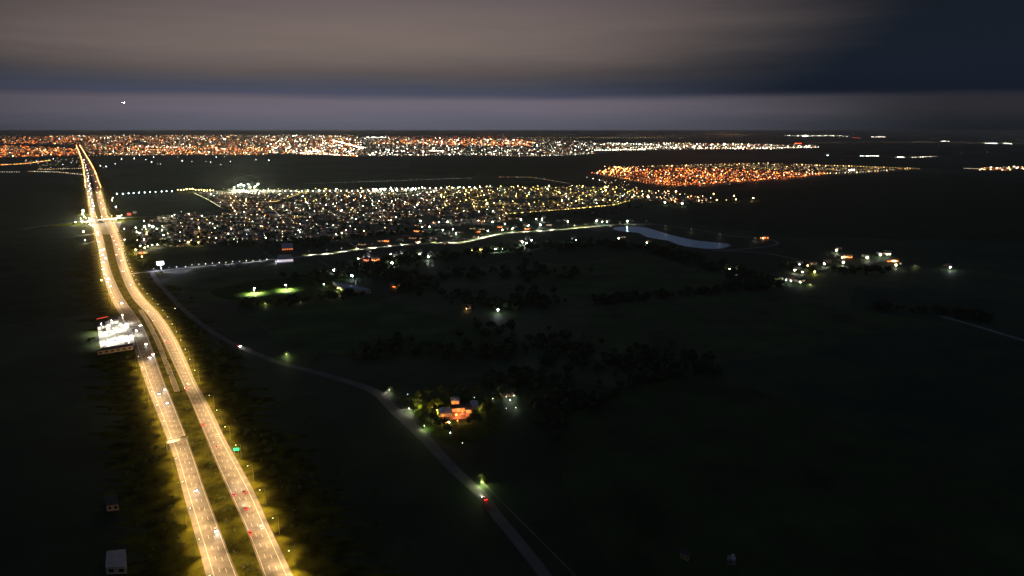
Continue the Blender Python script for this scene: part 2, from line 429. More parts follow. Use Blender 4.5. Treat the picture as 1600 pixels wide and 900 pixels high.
for side, f, k, off in (('L', fL, 1, -3.0), ('R', fR, 2, 3.2)):
    pts = [G(f(y, k), y) for y in ROWS]
    for p, d in along(pts, 37.0, 0 if side == 'L' else 12):
        out_ = Vector((d.y, -d.x, 0)) * (1 if side == 'R' else -1)
        q = p + out_ * abs(off); py = to_px(p)[1]
        if any(a < py < c for a, c in dark_ranges[side]): continue
        if depth(q) < 2700:
            o = proto if not used else copy_tree(proto); used = True
            o.location = (q.x, q.y, 0); o.rotation_euler = (0, 0, math.atan2(-out_.y, -out_.x))
            tag(o, 'tall steel street lamp leaning over the ' + ('left carriageway from its outer verge' if side == 'L' else 'right carriageway from its outer verge'), 'street lamp', 'street lamps along the highway' if side == 'L' else 'street lamps on the right verge of the highway')
            HW_LAMPS.append(o)
        else:
            far_lit.append(q)
            far_lamp(far_lamps, q, 'orange_mid' if rnd.random() < .55 else 'warm_mid', 11)
fo = far_lamps.build('distant_street_lamps', label='orange string of street lamps on the far end of the highway', kind='stuff')
far_dat = bpy.data.lights.new('lamp_light', 'SPOT'); far_dat.energy = 60000; far_dat.color = (1, .55, .2); far_dat.spot_size = R(155); far_dat.spot_blend = 1; far_dat.shadow_soft_size = .4
for q in [q for q in far_lit if depth(q) < 6500]:
    l_ = bpy.data.objects.new('lamp_light', far_dat); COL.objects.link(l_); l_.parent = fo; l_.location = (q.x, q.y, 8)

# ------------------------------------------------------------------ cars
def make_car(paint, towards):
    """towards: headlights face the viewer, so the car drives to -Y of itself"""
    root = empty('car', (0, 0, 0))
    b = MB(); b.box((0, 0, .32), (1.78, 4.3, .55), paint, top=.96); bo = b.build('body', root)
    b = MB(); b.box((0, .25, .865), (1.6, 2.5, .5), 'glass', top=.72); b.build('windows', root)
    b = MB(); b.box((0, .25, 1.367), (1.14, 1.78, .05), paint, top=.96); b.build('roof', root)
    for x in (-.82, .82):
        for y in (-1.35, 1.35):
            b = MB(); b.tube((x - .1, y, .32), (x + .1, y, .32), .32, .32, 'tyre', 10); b.build('wheel', root)
    return root
car_protos = {}
head_mesh = MB(); head_mesh.box((0, 0, -.1), (.42, .12, .2), 'head_lens'); head_mesh = head_mesh.mesh('headlight')
tail_mesh = MB(); tail_mesh.box((0, 0, -.1), (.40, .12, .2), 'tail_lens'); tail_mesh = tail_mesh.mesh('tail_light')
beam = bpy.data.lights.new('headlight_beam', 'SPOT'); beam.energy = 9000; beam.color = (1, .93, .82); beam.spot_size = R(50); beam.spot_blend = 1; beam.shadow_soft_size = .15
glow = bpy.data.lights.new('tail_glow', 'SPOT'); glow.energy = 250; glow.color = (1, .04, .02); glow.spot_size = R(130); glow.spot_blend = 1; glow.shadow_soft_size = .15
def car(px, py, paint, fwd, label, group=None, lens=1.0, name='car', f=None):
    """fwd: driving direction on the ground"""
    p = G(px, py)
    if paint not in car_protos:
        car_protos[paint] = make_car(paint, True); remember(car_protos[paint]); o = car_protos[paint]
    else: o = copy_tree(car_protos[paint])
    rz = math.atan2(fwd.y, fwd.x) + math.pi / 2       # car's nose is -Y
    o.location = (p.x, p.y, .068); o.rotation_euler = (0, 0, rz)
    tag(o, label, 'car', group)
    for x in (-.62, .62):
        for me, nm, y, z in ((head_mesh, 'headlight', -2.17, .66), (tail_mesh, 'tail_light', 2.17, .72)):
            c = bpy.data.objects.new(nm, me); COL.objects.link(c); c.parent = o; c.location = (x, y, z)
            c.scale = (lens, 1, lens)
    l_ = bpy.data.objects.new('headlight_beam', beam); COL.objects.link(l_); l_.parent = o; l_.location = (0, -2.35, .75); l_.rotation_euler = (R(-82), 0, 0)
    l_ = bpy.data.objects.new('tail_glow', glow); COL.objects.link(l_); l_.parent = o; l_.location = (0, 2.35, .8); l_.rotation_euler = (R(70), 0, 0)
    return o
def road_dir(f, y): 
    a = G((f(y + 2, 1) + f(y + 2, 2)) / 2, y + 2); c = G((f(y - 2, 1) + f(y - 2, 2)) / 2, y - 2); d = c - a; d.normalize(); return d
PAINTS = ['car_white', 'car_grey', 'car_silver', 'car_black', 'car_red', 'car_blue']
NEAR_L = [(337, 829, 'car_silver', 'silver car with bright headlights nearest the camera on the left carriageway'),
          (306, 766, 'car_grey', 'grey car with weak headlights behind the nearest oncoming car'),
          (248, 616, 'car_blue', 'blue car with headlights in the middle lane below the median lane end'),
          (257, 609, 'car_white', 'white car beside the blue car in the oncoming inner lane'),
          (261, 630, 'car_grey', 'grey car following just nearer than the blue car'),
          (239, 554, 'car_white', 'white car leading the pair where the dark apron ends'),
          (234, 559, 'car_silver', 'silver car of the pair where the dark apron ends'),
          (228, 538, 'car_white', 'white car throwing a long beam on the unlit asphalt by the yard'),
          (213, 517, 'car_grey', 'car passing close beside the bright concrete yard'),
          (219, 509, 'car_silver', 'car with wide pale beam on unlit asphalt behind the yard wall'),
          (190, 474, 'car_white', 'single oncoming car just before the unlit asphalt'),
          (173, 448, 'car_white', 'rightmost of three oncoming cars in a row above the yard'),
          (168, 441.5, 'car_grey', 'middle one of three oncoming cars in a row above the yard'),
          (165.5, 430, 'car_silver', 'oncoming car alone above the row of three')]
for px, py, c, lab in NEAR_L: car(px, py, c, -road_dir(fL, py), lab, lens=1.0 if py > 560 else 1.6)
NEAR_R = [(365.4, 774, 'car_red', 'red car on the inner lane, farther of the two red cars'),
          (391, 833, 'car_red', 'red car on the inner lane nearest the camera'),
          (384, 795, 'car_red', 'orange red car in the middle lane between the two inner lane cars'),
          (409, 825, 'car_white', 'white car on the outer lane of the right carriageway'),
          (381.5, 769, 'car_black', 'small black car on the outer lane beside the farther red car'),
          (317, 664, 'car_red', 'red car just past the dark gap in the lamps'),
          (338, 699, 'car_black', 'black car opposite the green sign'),
          (340, 682, 'car_grey', 'grey car in the outer lane before the green sign'),
          (294, 601, 'car_white', 'pale car ahead of the dark gap in the lamps'),
          (291, 608, 'car_red', 'red car right behind the pale car before the dark gap'),
          (231.5, 487, 'car_grey', 'first car of the bend beside the median lane start'),
          (242, 491, 'car_red', 'red car on the outside of the highway bend'),
          (241, 502, 'car_grey', 'grey car on the inside of the highway bend'),
          (256, 520, 'car_black', 'dark car alone after the highway bend'),
          (257.5, 533, 'car_white', 'white car of the pair below the bend'),
          (264, 536, 'car_red', 'red car of the pair below the bend')]
for px, py, c, lab in NEAR_R: car(px, py, c, road_dir(fR, py), lab, lens=1.3 if py < 620 else 1.0)
for px, py in ((171.5, 399), (178, 377), (182, 383), (175, 370), (190, 408), (186, 390), (193, 425), (205, 446)):
    car(max(px, fR(py, 1) + 2), py, rnd.choice(PAINTS), road_dir(fR, py), 'distant car driving away below the overpass', 'cars driving away below the overpass', 2.0)
for px, py in ((161, 410), (164.5, 404), (160, 399), (158, 391), (162, 390), (153, 367), (152, 363), (154, 378), (161, 421), (169, 436)):
    car(px, py, rnd.choice(PAINTS), -road_dir(fL, py), 'distant oncoming car between the bright yard and the overpass', 'oncoming cars below the overpass', 2.6)
for py in (331, 327, 322, 317, 313, 308, 303, 299, 295, 291, 287, 283, 279, 275, 271, 266, 262, 258, 254, 250):
    px = fL(py, 1) * rnd.uniform(.3, .6); k_ = rnd.uniform(.3, .85); px = fL(py, 1) * (1 - k_) + fL(py, 2) * k_
    car(px, py, rnd.choice(PAINTS), -road_dir(fL, py), 'tiny oncoming car with headlights far beyond the overpass', 'oncoming cars beyond the overpass', 4.0)
for py in (326, 318, 309, 301, 293, 284, 274, 264, 256):
    k_ = rnd.uniform(.2, .8); px = fR(py, 1) * (1 - k_) + fR(py, 2) * k_
    car(px, py, rnd.choice(PAINTS), road_dir(fR, py), 'tiny car with tail lights far beyond the overpass', 'cars driving away beyond the overpass', 3.5)

# ------------------------------------------------------------------ country road
cr_px = [(236, 424), (246, 440), (262, 458), (284, 481), (310, 503), (345, 527), (378, 543), (432, 565), (480, 578), (520, 589), (562, 602), (592, 616), (616, 640), (652, 673), (680, 702), (698, 722), (727, 750), (754, 775), (776, 805), (804, 839), (830, 871), (854, 903), (900, 965)]
CR = catmull([G(*p) for p in cr_px], 6)
ribbon('country_road', CR, lambda t_: 7 + 3 * math.exp(-((t_ - .55) / .15) ** 2), 'road_grey', .05, label='unlit grey country road winding down through the dark fields')
TR = catmull([G(*p) for p in ((745, 744), (775, 775), (808, 808), (850, 850), (898, 899), (960, 962))], 5)
ribbon('footpath', TR, 1.5, 'dirt', .05, label='thin worn path beside the country road')
def cr_dir(px, py):
    p = G(px, py); i = min(range(len(CR)), key=lambda j: (CR[j] - p).length); d = CR[min(i + 1, len(CR) - 1)] - CR[max(i - 1, 0)]; return d.normalized()
car(374, 541.5, 'car_white', cr_dir(374, 541), 'single car with warm headlights on the dark country road', lens=2.0)
car(757, 780, 'car_red', -cr_dir(757, 780), 'red car with glowing tail lights low on the country road', lens=1.3)
car(275, 484, 'car_red', -cr_dir(275, 484), 'car with orange red lights on the country road near the highway bend', lens=2.0)

# more roads of the plain
def road(name, px, w, m, label, z=.05, n=6): return ribbon(name, catmull([G(*p) for p in px], n), w, m, z, label=label)
BV = [(484, 399), (520, 396), (560, 390), (620, 383.5), (650, 381), (690, 380), (720, 379.5), (740, 375.5), (760, 370.5), (790, 364.5), (840, 361), (880, 358.5), (920, 354.5), (950, 352), (980, 350.5), (1020, 350)]
road('boulevard', BV, 11, 'concrete', 'bright curving boulevard through the unfinished housing estate', .055)
road('estate_road', [(1020, 350), (1050, 354), (1090, 359), (1140, 368), (1200, 374), (1215, 380), (1200, 385), (1150, 390), (1110, 391)], 8, 'gravel', 'pale estate road looping round the pond', .052)
road('estate_road', [(686, 379.5), (700, 376.5), (725, 373.5), (742, 374.5)], 6, 'concrete', 'short lit loop road beside the boulevard', .059)
road('estate_road', [(560, 390), (548, 380), (545, 374), (580, 384)], 5, 'gravel', 'side road leaving the boulevard among house plots', .05)
road('estate_road', [(1130, 392), (1190, 395), (1240, 404), (1270, 412), (1240, 440)], 6, 'gravel', 'pale road between pond and scattered houses', .05)
road('estate_road', [(485, 400), (440, 404), (380, 411), (320, 416), (238, 424), (205, 428)], 9, 'concrete', 'violet lit road below the tall billboard', .055)
road('estate_road', [(500, 408), (520, 418), (540, 428)], 5, 'dirt', 'dim track south of the boulevard', .05)
road('estate_road', [(400, 384), (415, 395), (428, 403)], 5, 'dirt', 'dim track between town and gatehouse', .05)
road('estate_road', [(1470, 494), (1510, 505), (1560, 520), (1620, 538)], 8, 'gravel', 'grey road at the right edge of the dark fields', .05)
road('rural_road', [(470, 287.5), (600, 283), (745, 278)], 8, 'concrete', 'thin straight road lit pale green beyond the town', .05)
road('rural_road', [(775, 277), (830, 277), (868, 283), (892, 287)], 8, 'concrete', 'thin curving road beyond the town', .05)
road('rural_road', [(45, 269), (90, 270), (132, 274)], 14, 'concrete', 'lit road joining the highway far away', .05)
road('slip_road', [(100, 371.5), (140, 366.5), (149, 364)], 7, 'road_grey', 'lit slip road leaving the junction', .052)
road('slip_road', [(127, 381.5), (140, 379.5), (150, 376)], 7, 'road_grey', 'second slip road below the junction', .052)
road('slip_road', [(186, 381), (197, 381), (206, 379)], 7, 'road_grey', 'slip road to the fuel station', .052)
road('slip_road', [(178, 362), (190, 361), (208, 361), (220, 364)], 7, 'road_grey', 'slip road running right from the junction', .052)
# paved junction below the overpass
b = MB(); b.poly([G(*p, ) + Vector((0, 0, .05)) for p in ((143, 349), (190, 346), (186, 360), (180, 366), (152, 366))][::-1], 'asphalt')
b.build('junction_apron', label='wide paved junction under the overpass', kind='structure')

# ------------------------------------------------------------------ pond
pond = [(290, 435), (305, 428), (330, 424), (420, 420), (480, 421), (540, 428), (600, 443), (640, 455), (740, 485), (850, 512), (950, 530), (1080, 543), (1150, 550), (1185, 557), (1197, 566), (1185, 575), (1150, 587), (1100, 593), (1000, 591), (900, 580), (840, 570), (780, 553), (720, 530), (650, 518), (570, 505), (535, 492), (510, 478), (490, 470), (420, 462), (340, 454), (305, 445)]
pp = catmull([G(900 + x / 5, 270 + y / 5) for x, y in pond + pond[:1]], 4)[:-1]
m = bpy.data.materials.new('pond_water'); m.use_nodes = True; n = m.node_tree.nodes; l = m.node_tree.links; bs = n['Principled BSDF']
bs.inputs['Base Color'].default_value = (.22, .62, 1.0, 1); bs.inputs['Metallic'].default_value = .93; bs.inputs['Roughness'].default_value = .3; bs.inputs['IOR'].default_value = 1.33
w_ = n.new('ShaderNodeTexNoise'); w_.inputs['Scale'].default_value = .25; w_.inputs['Detail'].default_value = 4; tx = n.new('ShaderNodeTexCoord'); l.new(tx.outputs['Object'], w_.inputs['Vector'])
bu = n.new('ShaderNodeBump'); bu.inputs['Strength'].default_value = .5; bu.inputs['Distance'].default_value = .3; l.new(w_.outputs[0], bu.inputs['Height']); l.new(bu.outputs[0], bs.inputs['Normal'])
M['pond_water'] = m
c0 = sum(pp, Vector()) / len(pp)
b = MB()
for p, q in zip(pp, pp[1:] + pp[:1]):
    o1, o2 = (p - c0).normalized() * 5, (q - c0).normalized() * 5
    b.poly([(p.x, p.y, .07), (q.x, q.y, .07), (q.x + o2.x, q.y + o2.y, .04), (p.x + o1.x, p.y + o1.y, .04)], 'gravel')
b.build('pond_bank', label='pale bare bank round the blue pond', kind='structure')
b = MB(); b.poly([(p.x, p.y, .075) for p in pp], m); b.build('pond', label='long curved milky blue pond beside the boulevard', kind='structure')

# ------------------------------------------------------------------ trees
def make_tree(h, r, n, leaf, m, seed, trunk_h=.3):
    q = random.Random(seed); root = empty('tree', (0, 0, 0))
    b = MB(); th = h * trunk_h
    b.tube((0, 0, 0), (0, 0, th), .035 * h, .025 * h, 'bark', 6, False)
    cl = []
    for k in range(6):
        a = k * 1.05 + q.uniform(-.3, .3); e = Vector((math.cos(a) * r * .55, math.sin(a) * r * .55, h * q.uniform(.5, .8)))
        b.tube((0, 0, th * .9), e, .02 * h, .006 * h, 'bark', 4, False); cl.append((e, r * q.uniform(.38, .55)))
    cl.append((Vector((0, 0, h * .85)), r * .5))
    b.build('trunk', root)
    b = MB()
    for i in range(n):
        c, cr_ = q.choice(cl); d = Vector((q.gauss(0, 1), q.gauss(0, 1), q.gauss(0, 1))).normalized() * cr_ * q.uniform(.55, 1.05)
        d.z *= .75; p = c + d; nn = (d.normalized() + Vector((q.uniform(-.6, .6), q.uniform(-.6, .6), q.uniform(-.2, .8)))).normalized()
        u = nn.orthogonal().normalized() * leaf * q.uniform(.6, 1.2); v = nn.cross(u).normalized() * leaf * q.uniform(.5, 1)
        w = u * q.uniform(-.3, .3)
        b.poly([p - u - v, p + u - v + w, p + u * .8 + v, p - u + v * .8 - w], m)
    b.build('crown', root); remember(root); return root
TP = {}
def tree(px, py, size, kind, label, group=None, p=None):
    """kind: leaf, leaf_light, leaf_dark"""
    p = G(px, py) if p is None else p
    k = (kind, rnd.randrange(3))
    if k not in TP:
        TP[k] = make_tree(8.0, 3.6, 330, .48, kind, hash(kind[-4:]) % 1 + 11 * k[1] + len(kind), (.22, .3, .26)[k[1]]); o = TP[k]
    else: o = copy_tree(TP[k])
    o.location = (p.x, p.y, 0); s_ = size / 8.0; o.scale = (s_ * rnd.uniform(.85, 1.2), s_ * rnd.uniform(.85, 1.2), s_); o.rotation_euler = (0, 0, rnd.uniform(0, 6.28))
    return tag(o, label, 'tree', group)
def woods(name, spots, label, hmin=5, hmax=11, tri=26):
    b = MB()
    for p in spots:
        h = rnd.uniform(hmin, hmax) * rnd.choice((.6, 1, 1, 1.15)); r = h * rnd.uniform(.35, .75)
        b.tube((p.x, p.y, 0), (p.x, p.y, h * .4), .2, .15, 'bark', 3, False)
        for k in range(tri):
            d = Vector((rnd.gauss(0, 1), rnd.gauss(0, 1), rnd.gauss(0, 1))).normalized() * rnd.uniform(.5, 1)
            c = Vector((p.x + d.x * r, p.y + d.y * r, h * .6 + d.z * h * .36)); l_ = r * .42
            u = d.orthogonal().normalized() * l_ * rnd.uniform(.6, 1.2); v = d.cross(u).normalized() * l_ * rnd.uniform(.6, 1.1)
            b.poly([c - u - v, c + u - v, c + u + v * .8, c - u * .8 + v], rnd.choice(('leaf_dark', 'leaf_dark', 'leaf')))
    return b.build(name, label=label, kind='stuff')

# ------------------------------------------------------------------ houses
def make_house(w, d, h, wall, roof, kind, lit):
    root = empty('house', (0, 0, 0))
    b = MB(); b.box((0, 0, 0), (w, d, h), wall, skip_bottom=True); b.build('wall', root)
    b = MB()
    if kind == 'gable': b.gable((0, 0, h + .003), (w + .8, d + .8), h * .6, roof, 0, 0)
    elif kind == 'hip': b.gable((0, 0, h + .003), (w + .8, d + .8), h * .6, roof, 0, d * .4)
    else: b.box((0, 0, h + .003), (w + .3, d + .3, .35), roof)
    rf = b.build('roof', root)
    if kind != 'flat':
        b = MB(); b.box((w * .2, d * .15, h + .6), (.7, .7, h * .6), 'wall_brick'); b.build('chimney', rf)
    wm = ('window_warm', 'window_white', 'glass')
    for x, k in ((-w * .28, lit[0]), (w * .26, lit[1])):
        b = MB(); b.box((x, -d / 2 - .02, 1.0), (w * .2, .08, 1.3), wm[k]); b.build('window', root)
    b = MB(); b.box((0, -d / 2 - .02, .02), (1.1, .08, 2.1), 'bark'); b.build('door', root)
    b = MB(); b.box((w / 2 + .02, 0, 1.0), (.08, d * .22, 1.3), wm[lit[2]]); b.build('window', root)
    remember(root); return root
HP = []
def house(p, rz, label, group=None, which=None, s=1.0):
    if not HP:
        for i, a in enumerate(((11, 8, 3.2, 'wall_white', 'roof_red', 'gable', (0, 2, 2)), (9, 9, 3.2, 'wall_tan', 'roof_pale', 'flat', (2, 1, 2)), (13, 8, 3.4, 'wall_brick', 'roof_grey', 'gable', (2, 2, 0)), (10, 10, 5.8, 'wall_white', 'roof_grey', 'hip', (1, 2, 1)), (12, 7, 3.2, 'wall_white', 'roof_pale', 'flat', (2, 2, 2)), (14, 10, 3.3, 'wall_white', 'roof_dark', 'flat', (0, 0, 0)))):
            HP.append(make_house(*a))
    k = rnd.randrange(len(HP)) if which is None else which
    o = HP[k] if not HP[k].get('label') else copy_tree(HP[k])
    o.location = (p.x, p.y, .045); o.rotation_euler = (0, 0, rz); o.scale = (s, s, s)
    kind = ('white house with a red gabled roof', 'tan house with a pale flat roof', 'brick house with a grey gabled roof', 'tall white house with a grey hipped roof', 'white house with a pale flat roof', 'white house with a dark flat roof')[k]
    tag(o, f'{kind} {label}', 'house', None if group is None else group + ', ' + kind)
    return o
# lamps on short posts: one mesh per colour, scaled
YL = {}
def yard_lamp(px, py, col, label, h=5.0, k=.5, group=None, name='yard_lamp', p=None, light=0, lcol=WHITE, size=150):
    p = G(px, py, h) if p is None else p
    r = k * mpp(p)
    key = (col, round(h), round(r * 4))
    if key not in YL:
        b = MB(); b.tube((0, 0, 0), (0, 0, h - r * .8), .09, .07, 'metal', 5, False); b.ball((0, 0, h), round(r * 4) / 4 + .12, col, 7, 5)
        YL[key] = b.mesh(name)
    o = bpy.data.objects.new(name, YL[key]); COL.objects.link(o); o.location = (p.x, p.y, 0)
    tag(o, label, 'lamp', group)
    if light: lamp_light(o, (.25, -.25, max(.5, h - r - .5)), light, lcol, 'POINT' if size == 150 else 'SPOT', size, radius=.2, blend=.7)
    return o

# ------------------------------------------------------------------ the town
TOWN = [(300, 298), (330, 312), (347, 326), (300, 334), (250, 336), (232, 346), (215, 362), (207, 385), (225, 390), (380, 381), (480, 378), (520, 372), (600, 366), (660, 357), (740, 352), (800, 345), (830, 332), (900, 326), (960, 318), (1000, 312), (1010, 302), (960, 292), (740, 293), (560, 297)]
TG = [G(*p) for p in TOWN]
mat('town_soil', (.15, .14, .095), .95, .5, .05)
b = MB(); b.poly([(p.x, p.y, .03) for p in TG][::-1] , 'town_soil'); b.build('town_ground', label='bare soil and gardens between the houses of the town', kind='structure')
ta = R(-17); tu = Vector((math.cos(ta), math.sin(ta), 0)); tv = Vector((-tu.y, tu.x, 0))
us = [p.dot(tu) for p in TG]; vs = [p.dot(tv) for p in TG]
lamp_spots, house_spots, street = [], [], MB()
def in_town(p): return inside(to_px(p), TOWN)
for dirv, oth, lo, hi, lo2, hi2, step in ((tu, tv, min(us), max(us), min(vs), max(vs), 62), (tv, tu, min(vs), max(vs), min(us), max(us), 118)):
    k = lo2
    while k < hi2:
        run = None; s_ = lo; nl = rnd.uniform(0, 30)
        while s_ <= hi:
            p = dirv * s_ + oth * k; ok = in_town(p)
            if ok and run is None: run = s_
            if run is not None and (not ok or s_ + 12 > hi):
                if s_ - run > 40:
                    a, c = dirv * run + oth * k, dirv * s_ + oth * k; nn = oth * 3.2; zz = .05 if dirv is tu else .056
                    street.poly([(q.x, q.y, zz) for q in ((a - nn, c - nn, c + nn, a + nn) if dirv is tu else (a + nn, c + nn, c - nn, a - nn))], 'gravel')
                    t_ = run + 8
                    while t_ < s_ - 6:
                        for sd in (-1, 1):
                            if dirv is tu and rnd.random() < .86: house_spots.append((dirv * (t_ + rnd.uniform(-2, 2)) + oth * (k + sd * rnd.uniform(12, 17)), ta + (0 if sd < 0 else math.pi) + rnd.uniform(-.06, .06)))
                        t_ += 17
                    t_ = run + rnd.uniform(5, 30)
                    while t_ < s_:
                        if rnd.random() < .85: lamp_spots.append(dirv * t_ + oth * (k + 4.2))
                        t_ += 46 if dirv is tu else 60
                run = None
            s_ += 12
        k += step
street.build('town_street', label='grid of dusty streets through the town', kind='structure')
from mathutils import noise
def dens(p): return noise.noise(Vector((p.x * .0058, p.y * .0058, 3.1))) + .5 * noise.noise(Vector((p.x * .016, p.y * .016, 7.7)))
house_spots = [h_ for h_ in house_spots if in_town(h_[0]) and dens(h_[0]) > -.30 + rnd.uniform(-.12, .12)]
house_spots.sort(key=lambda h_: depth(h_[0]))
NH = 235
for i, (p, rz) in enumerate(house_spots[:NH]):
    hx = to_px(p)[0]
    wh = ('in town by the fuel station', 'in town above the violet road', 'in town behind the gatehouse', 'in town behind the boulevard')[(hx > 285) + (hx > 400) + (hx > 520)]
    house(p, rz, wh, 'town houses ' + wh.split('town ')[1], rnd.choice((0, 0, 1, 1, 2, 3, 4, 4)))
b = MB(); walls = ('wall_white', 'wall_white', 'wall_tan', 'wall_brick'); roofs = ('roof_pale', 'roof_grey', 'roof_red', 'roof_pale')
def simple_house(b, p, rz, s=1.0, litp=.5):
    w, d, h = rnd.uniform(8, 14) * s, rnd.uniform(7, 10) * s, rnd.choice((3, 3.2, 3.4, 5.8))
    b.box((p.x, p.y, .03), (w, d, h), rnd.choice(walls), rz, skip_bottom=True)
    if rnd.random() < .55: b.gable((p.x, p.y, h + .035), (w + .6, d + .6), 1.9, rnd.choice(roofs), rz)
    else: b.box((p.x, p.y, h + .035), (w + .4, d + .4, .4), rnd.choice(roofs), rz)
    if rnd.random() < litp:
        o_ = Vector((math.sin(rz), -math.cos(rz), 0)) * (d / 2 + .1); b.box((p.x + o_.x, p.y + o_.y, .9), (w * .3, .1, 1.6), rnd.choice(('window_warm', 'window_white', 'window_warm')), rz)
for p, rz in house_spots[NH:]: simple_house(b, p, rz)
b.build('town_houses', label='many low houses filling the town farther back', kind='stuff')
print('houses', len(house_spots), 'lamps', len(lamp_spots))
def town_col(p):
    x, y = to_px(p); r_ = rnd.random()
    if y < 333 and x > 690: return 'yellow' if r_ < .6 else ('green' if r_ < .8 else 'warm')
    if y < 318 and x < 520: return 'yellow' if r_ < .35 else ('warm' if r_ < .6 else 'green')
    return 'green' if r_ < .30 else ('white' if r_ < .62 else ('cool' if r_ < .68 else ('warm' if r_ < .90 else ('yellow' if r_ < .95 else 'orange'))))
lamp_spots = [p for p in lamp_spots if in_town(p) and dens(p) > -.38]
yard_spots = [p + Vector((rnd.uniform(-9, 9), rnd.uniform(-9, 9), 0)) for p, rz in rnd.sample(house_spots, min(1000, len(house_spots)))]
spots = [(p, 7.5, town_col(p), rnd.choices(('dim', 'mid', 'bright'), (1.2, 3, 1.6))[0], rnd.uniform(.13, .34)) for p in lamp_spots] + [(p, 3.6, town_col(p) if rnd.random() < .6 else rnd.choice(('warm', 'orange')), rnd.choice(('dim', 'dim', 'mid')), rnd.uniform(.08, .24)) for p in yard_spots]
spots = [(p, h, c, ('glare' if rnd.random() < .035 else l), k * (1.8 if rnd.random() < .07 else 1)) for p, h, c, l, k in spots]
spots.sort(key=lambda q: depth(q[0]))
b = MB(); ni = 0
CN = {'green': 'greenish white', 'white': 'white', 'cool': 'bluish white', 'warm': 'warm', 'orange': 'orange', 'yellow': 'yellow', 'red': 'red'}
for p, h, c, l, k in spots:
    if ni < 45 and h > 5:
        ni += 1
        yard_lamp(0, 0, f'{c}_{l}', f'{CN[c]} street lamp glowing in the near streets of the town', h, k, f'{CN[c]} street lamps in the near streets of the town', 'street_lamp', Vector((p.x, p.y, h)))
    else: far_lamp(b, p, f'{c}_{l}', h, k * mpp(p))
tl = b.build('town_lamps', label='hundreds of street and yard lamps scattered through the town', kind='stuff')
glows = {}
for i, (p, h, c, l, k) in enumerate(q for q in spots if q[1] > 5):
    if i % 3 or c in ('orange',): continue
    if c not in glows:
        glows[c] = bpy.data.lights.new('lamp_light', 'POINT'); glows[c].energy = 3600; glows[c].shadow_soft_size = .3
        glows[c].color = {'green': (.85, 1, .66), 'white': (1, .88, .66), 'cool': (.85, .95, 1), 'warm': (1, .66, .32), 'yellow': (1, .78, .2)}[c]
    l_ = bpy.data.objects.new('lamp_light', glows[c]); COL.objects.link(l_); l_.parent = tl; l_.location = (p.x + 1.2, p.y - 1.2, h - 1.4)
woods('town_trees', [G(*q) for q in scatter(TOWN, 900)], 'dark garden trees all over the town', 4, 9, 12)

# ------------------------------------------------------------------ lights of places far off
def dots(name, poly, n, pal, k, label, b=None, hz=.8, rowq=None):
    own = b is None; b = b or MB()
    cols, wts = zip(*pal)
    for x, y in scatter(poly, n):
        if rowq: y = round(y / rowq) * rowq + rnd.uniform(-.25, .25)
        p = G(x, max(y, HY + 2.2)); s_ = mpp(p) * rnd.uniform(*k); c = 'far_' + rnd.choices(cols, wts)[0]
        b.box((p.x, p.y, 0), (s_, s_, s_ * hz), c, rnd.uniform(0, 1.5), skip_bottom=True)
    if own: return b.build(name, label=label, kind='stuff')
def line_dots(b, pts, n, cols, k, hz=.9, jit=.3):
    L = [Vector((x, y, 0)) for x, y in pts]; tot = sum((q - p).length for p, q in zip(L, L[1:]))
    for p, d in along(L, tot / n):
        g = G(p.x + rnd.uniform(-jit, jit), p.y + rnd.uniform(-jit, jit) * .4); s_ = mpp(g) * rnd.uniform(*k)
        b.box((g.x, g.y, 0), (s_, s_, s_ * hz), 'far_' + rnd.choice(cols), rnd.uniform(0, 1.5), skip_bottom=True)
OR = [('orange_dim', 6), ('orange_mid', 3.5), ('warm_dim', 2), ('warm_mid', 1), ('white_dim', .6)]
MIX = [('orange_dim', 7), ('orange_mid', 2.4), ('warm_dim', 6), ('warm_mid', 2.4), ('white_dim', 3), ('white_mid', 1), ('green_dim', 2), ('green_mid', .5), ('white_bright', .2)]
WHT = [('white_dim', 5), ('white_mid', 3), ('green_dim', 4), ('green_mid', 1.5), ('warm_dim', 3), ('white_bright', .4), ('orange_dim', 1)]
YLW = [('yellow_dim', 4), ('yellow_mid', 1.5), ('warm_dim', 3), ('white_dim', 2), ('white_mid', .6)]
K = (.25, .7)
FA = [('orange_faint', 5), ('warm_faint', 5), ('white_faint', 3), ('yellow_faint', 2), ('orange_dim', 2), ('warm_dim', 1.5)]
for pl, n, pal, lab in (([(0, 227), (120, 232), (125, 242), (0, 246)], 420, FA[:2] + FA[4:], 'faint orange fill glow at the left edge of the city'), ([(0, 212), (420, 210), (420, 241), (200, 243), (140, 241), (120, 226), (0, 225)], 1700, FA, 'faint fill glow between the lights in the left half of the city'), ([(420, 211), (800, 213), (930, 222), (930, 240), (850, 244), (560, 244), (420, 240)], 1900, FA + [('white_dim', 3)], 'faint fill glow between the lights in the bright middle of the city'), ([(930, 224), (1278, 227), (1278, 231), (1040, 234), (930, 237)], 620, FA + [('white_dim', 3)], 'faint fill glow along the thin right tip of the city'), ([(560, 206), (1200, 206), (1200, 213), (800, 213)], 120, FA, 'faint fill glow among village lights on the far horizon')):
    dots('city_windows', pl, n, pal, (.2, .5), lab)  # small faint boxes added to fill the city with glow between its lights
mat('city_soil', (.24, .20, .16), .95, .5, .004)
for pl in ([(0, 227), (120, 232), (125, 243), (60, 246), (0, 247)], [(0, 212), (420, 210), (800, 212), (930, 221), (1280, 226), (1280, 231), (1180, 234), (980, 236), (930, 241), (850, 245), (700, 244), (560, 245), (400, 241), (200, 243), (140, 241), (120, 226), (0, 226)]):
    b = MB(); b.poly([G(*q) + Vector((0, 0, .5)) for q in pl][::-1], 'city_soil'); b.build('city_ground', label='pale built up ground glowing under the lights of the city', kind='structure')
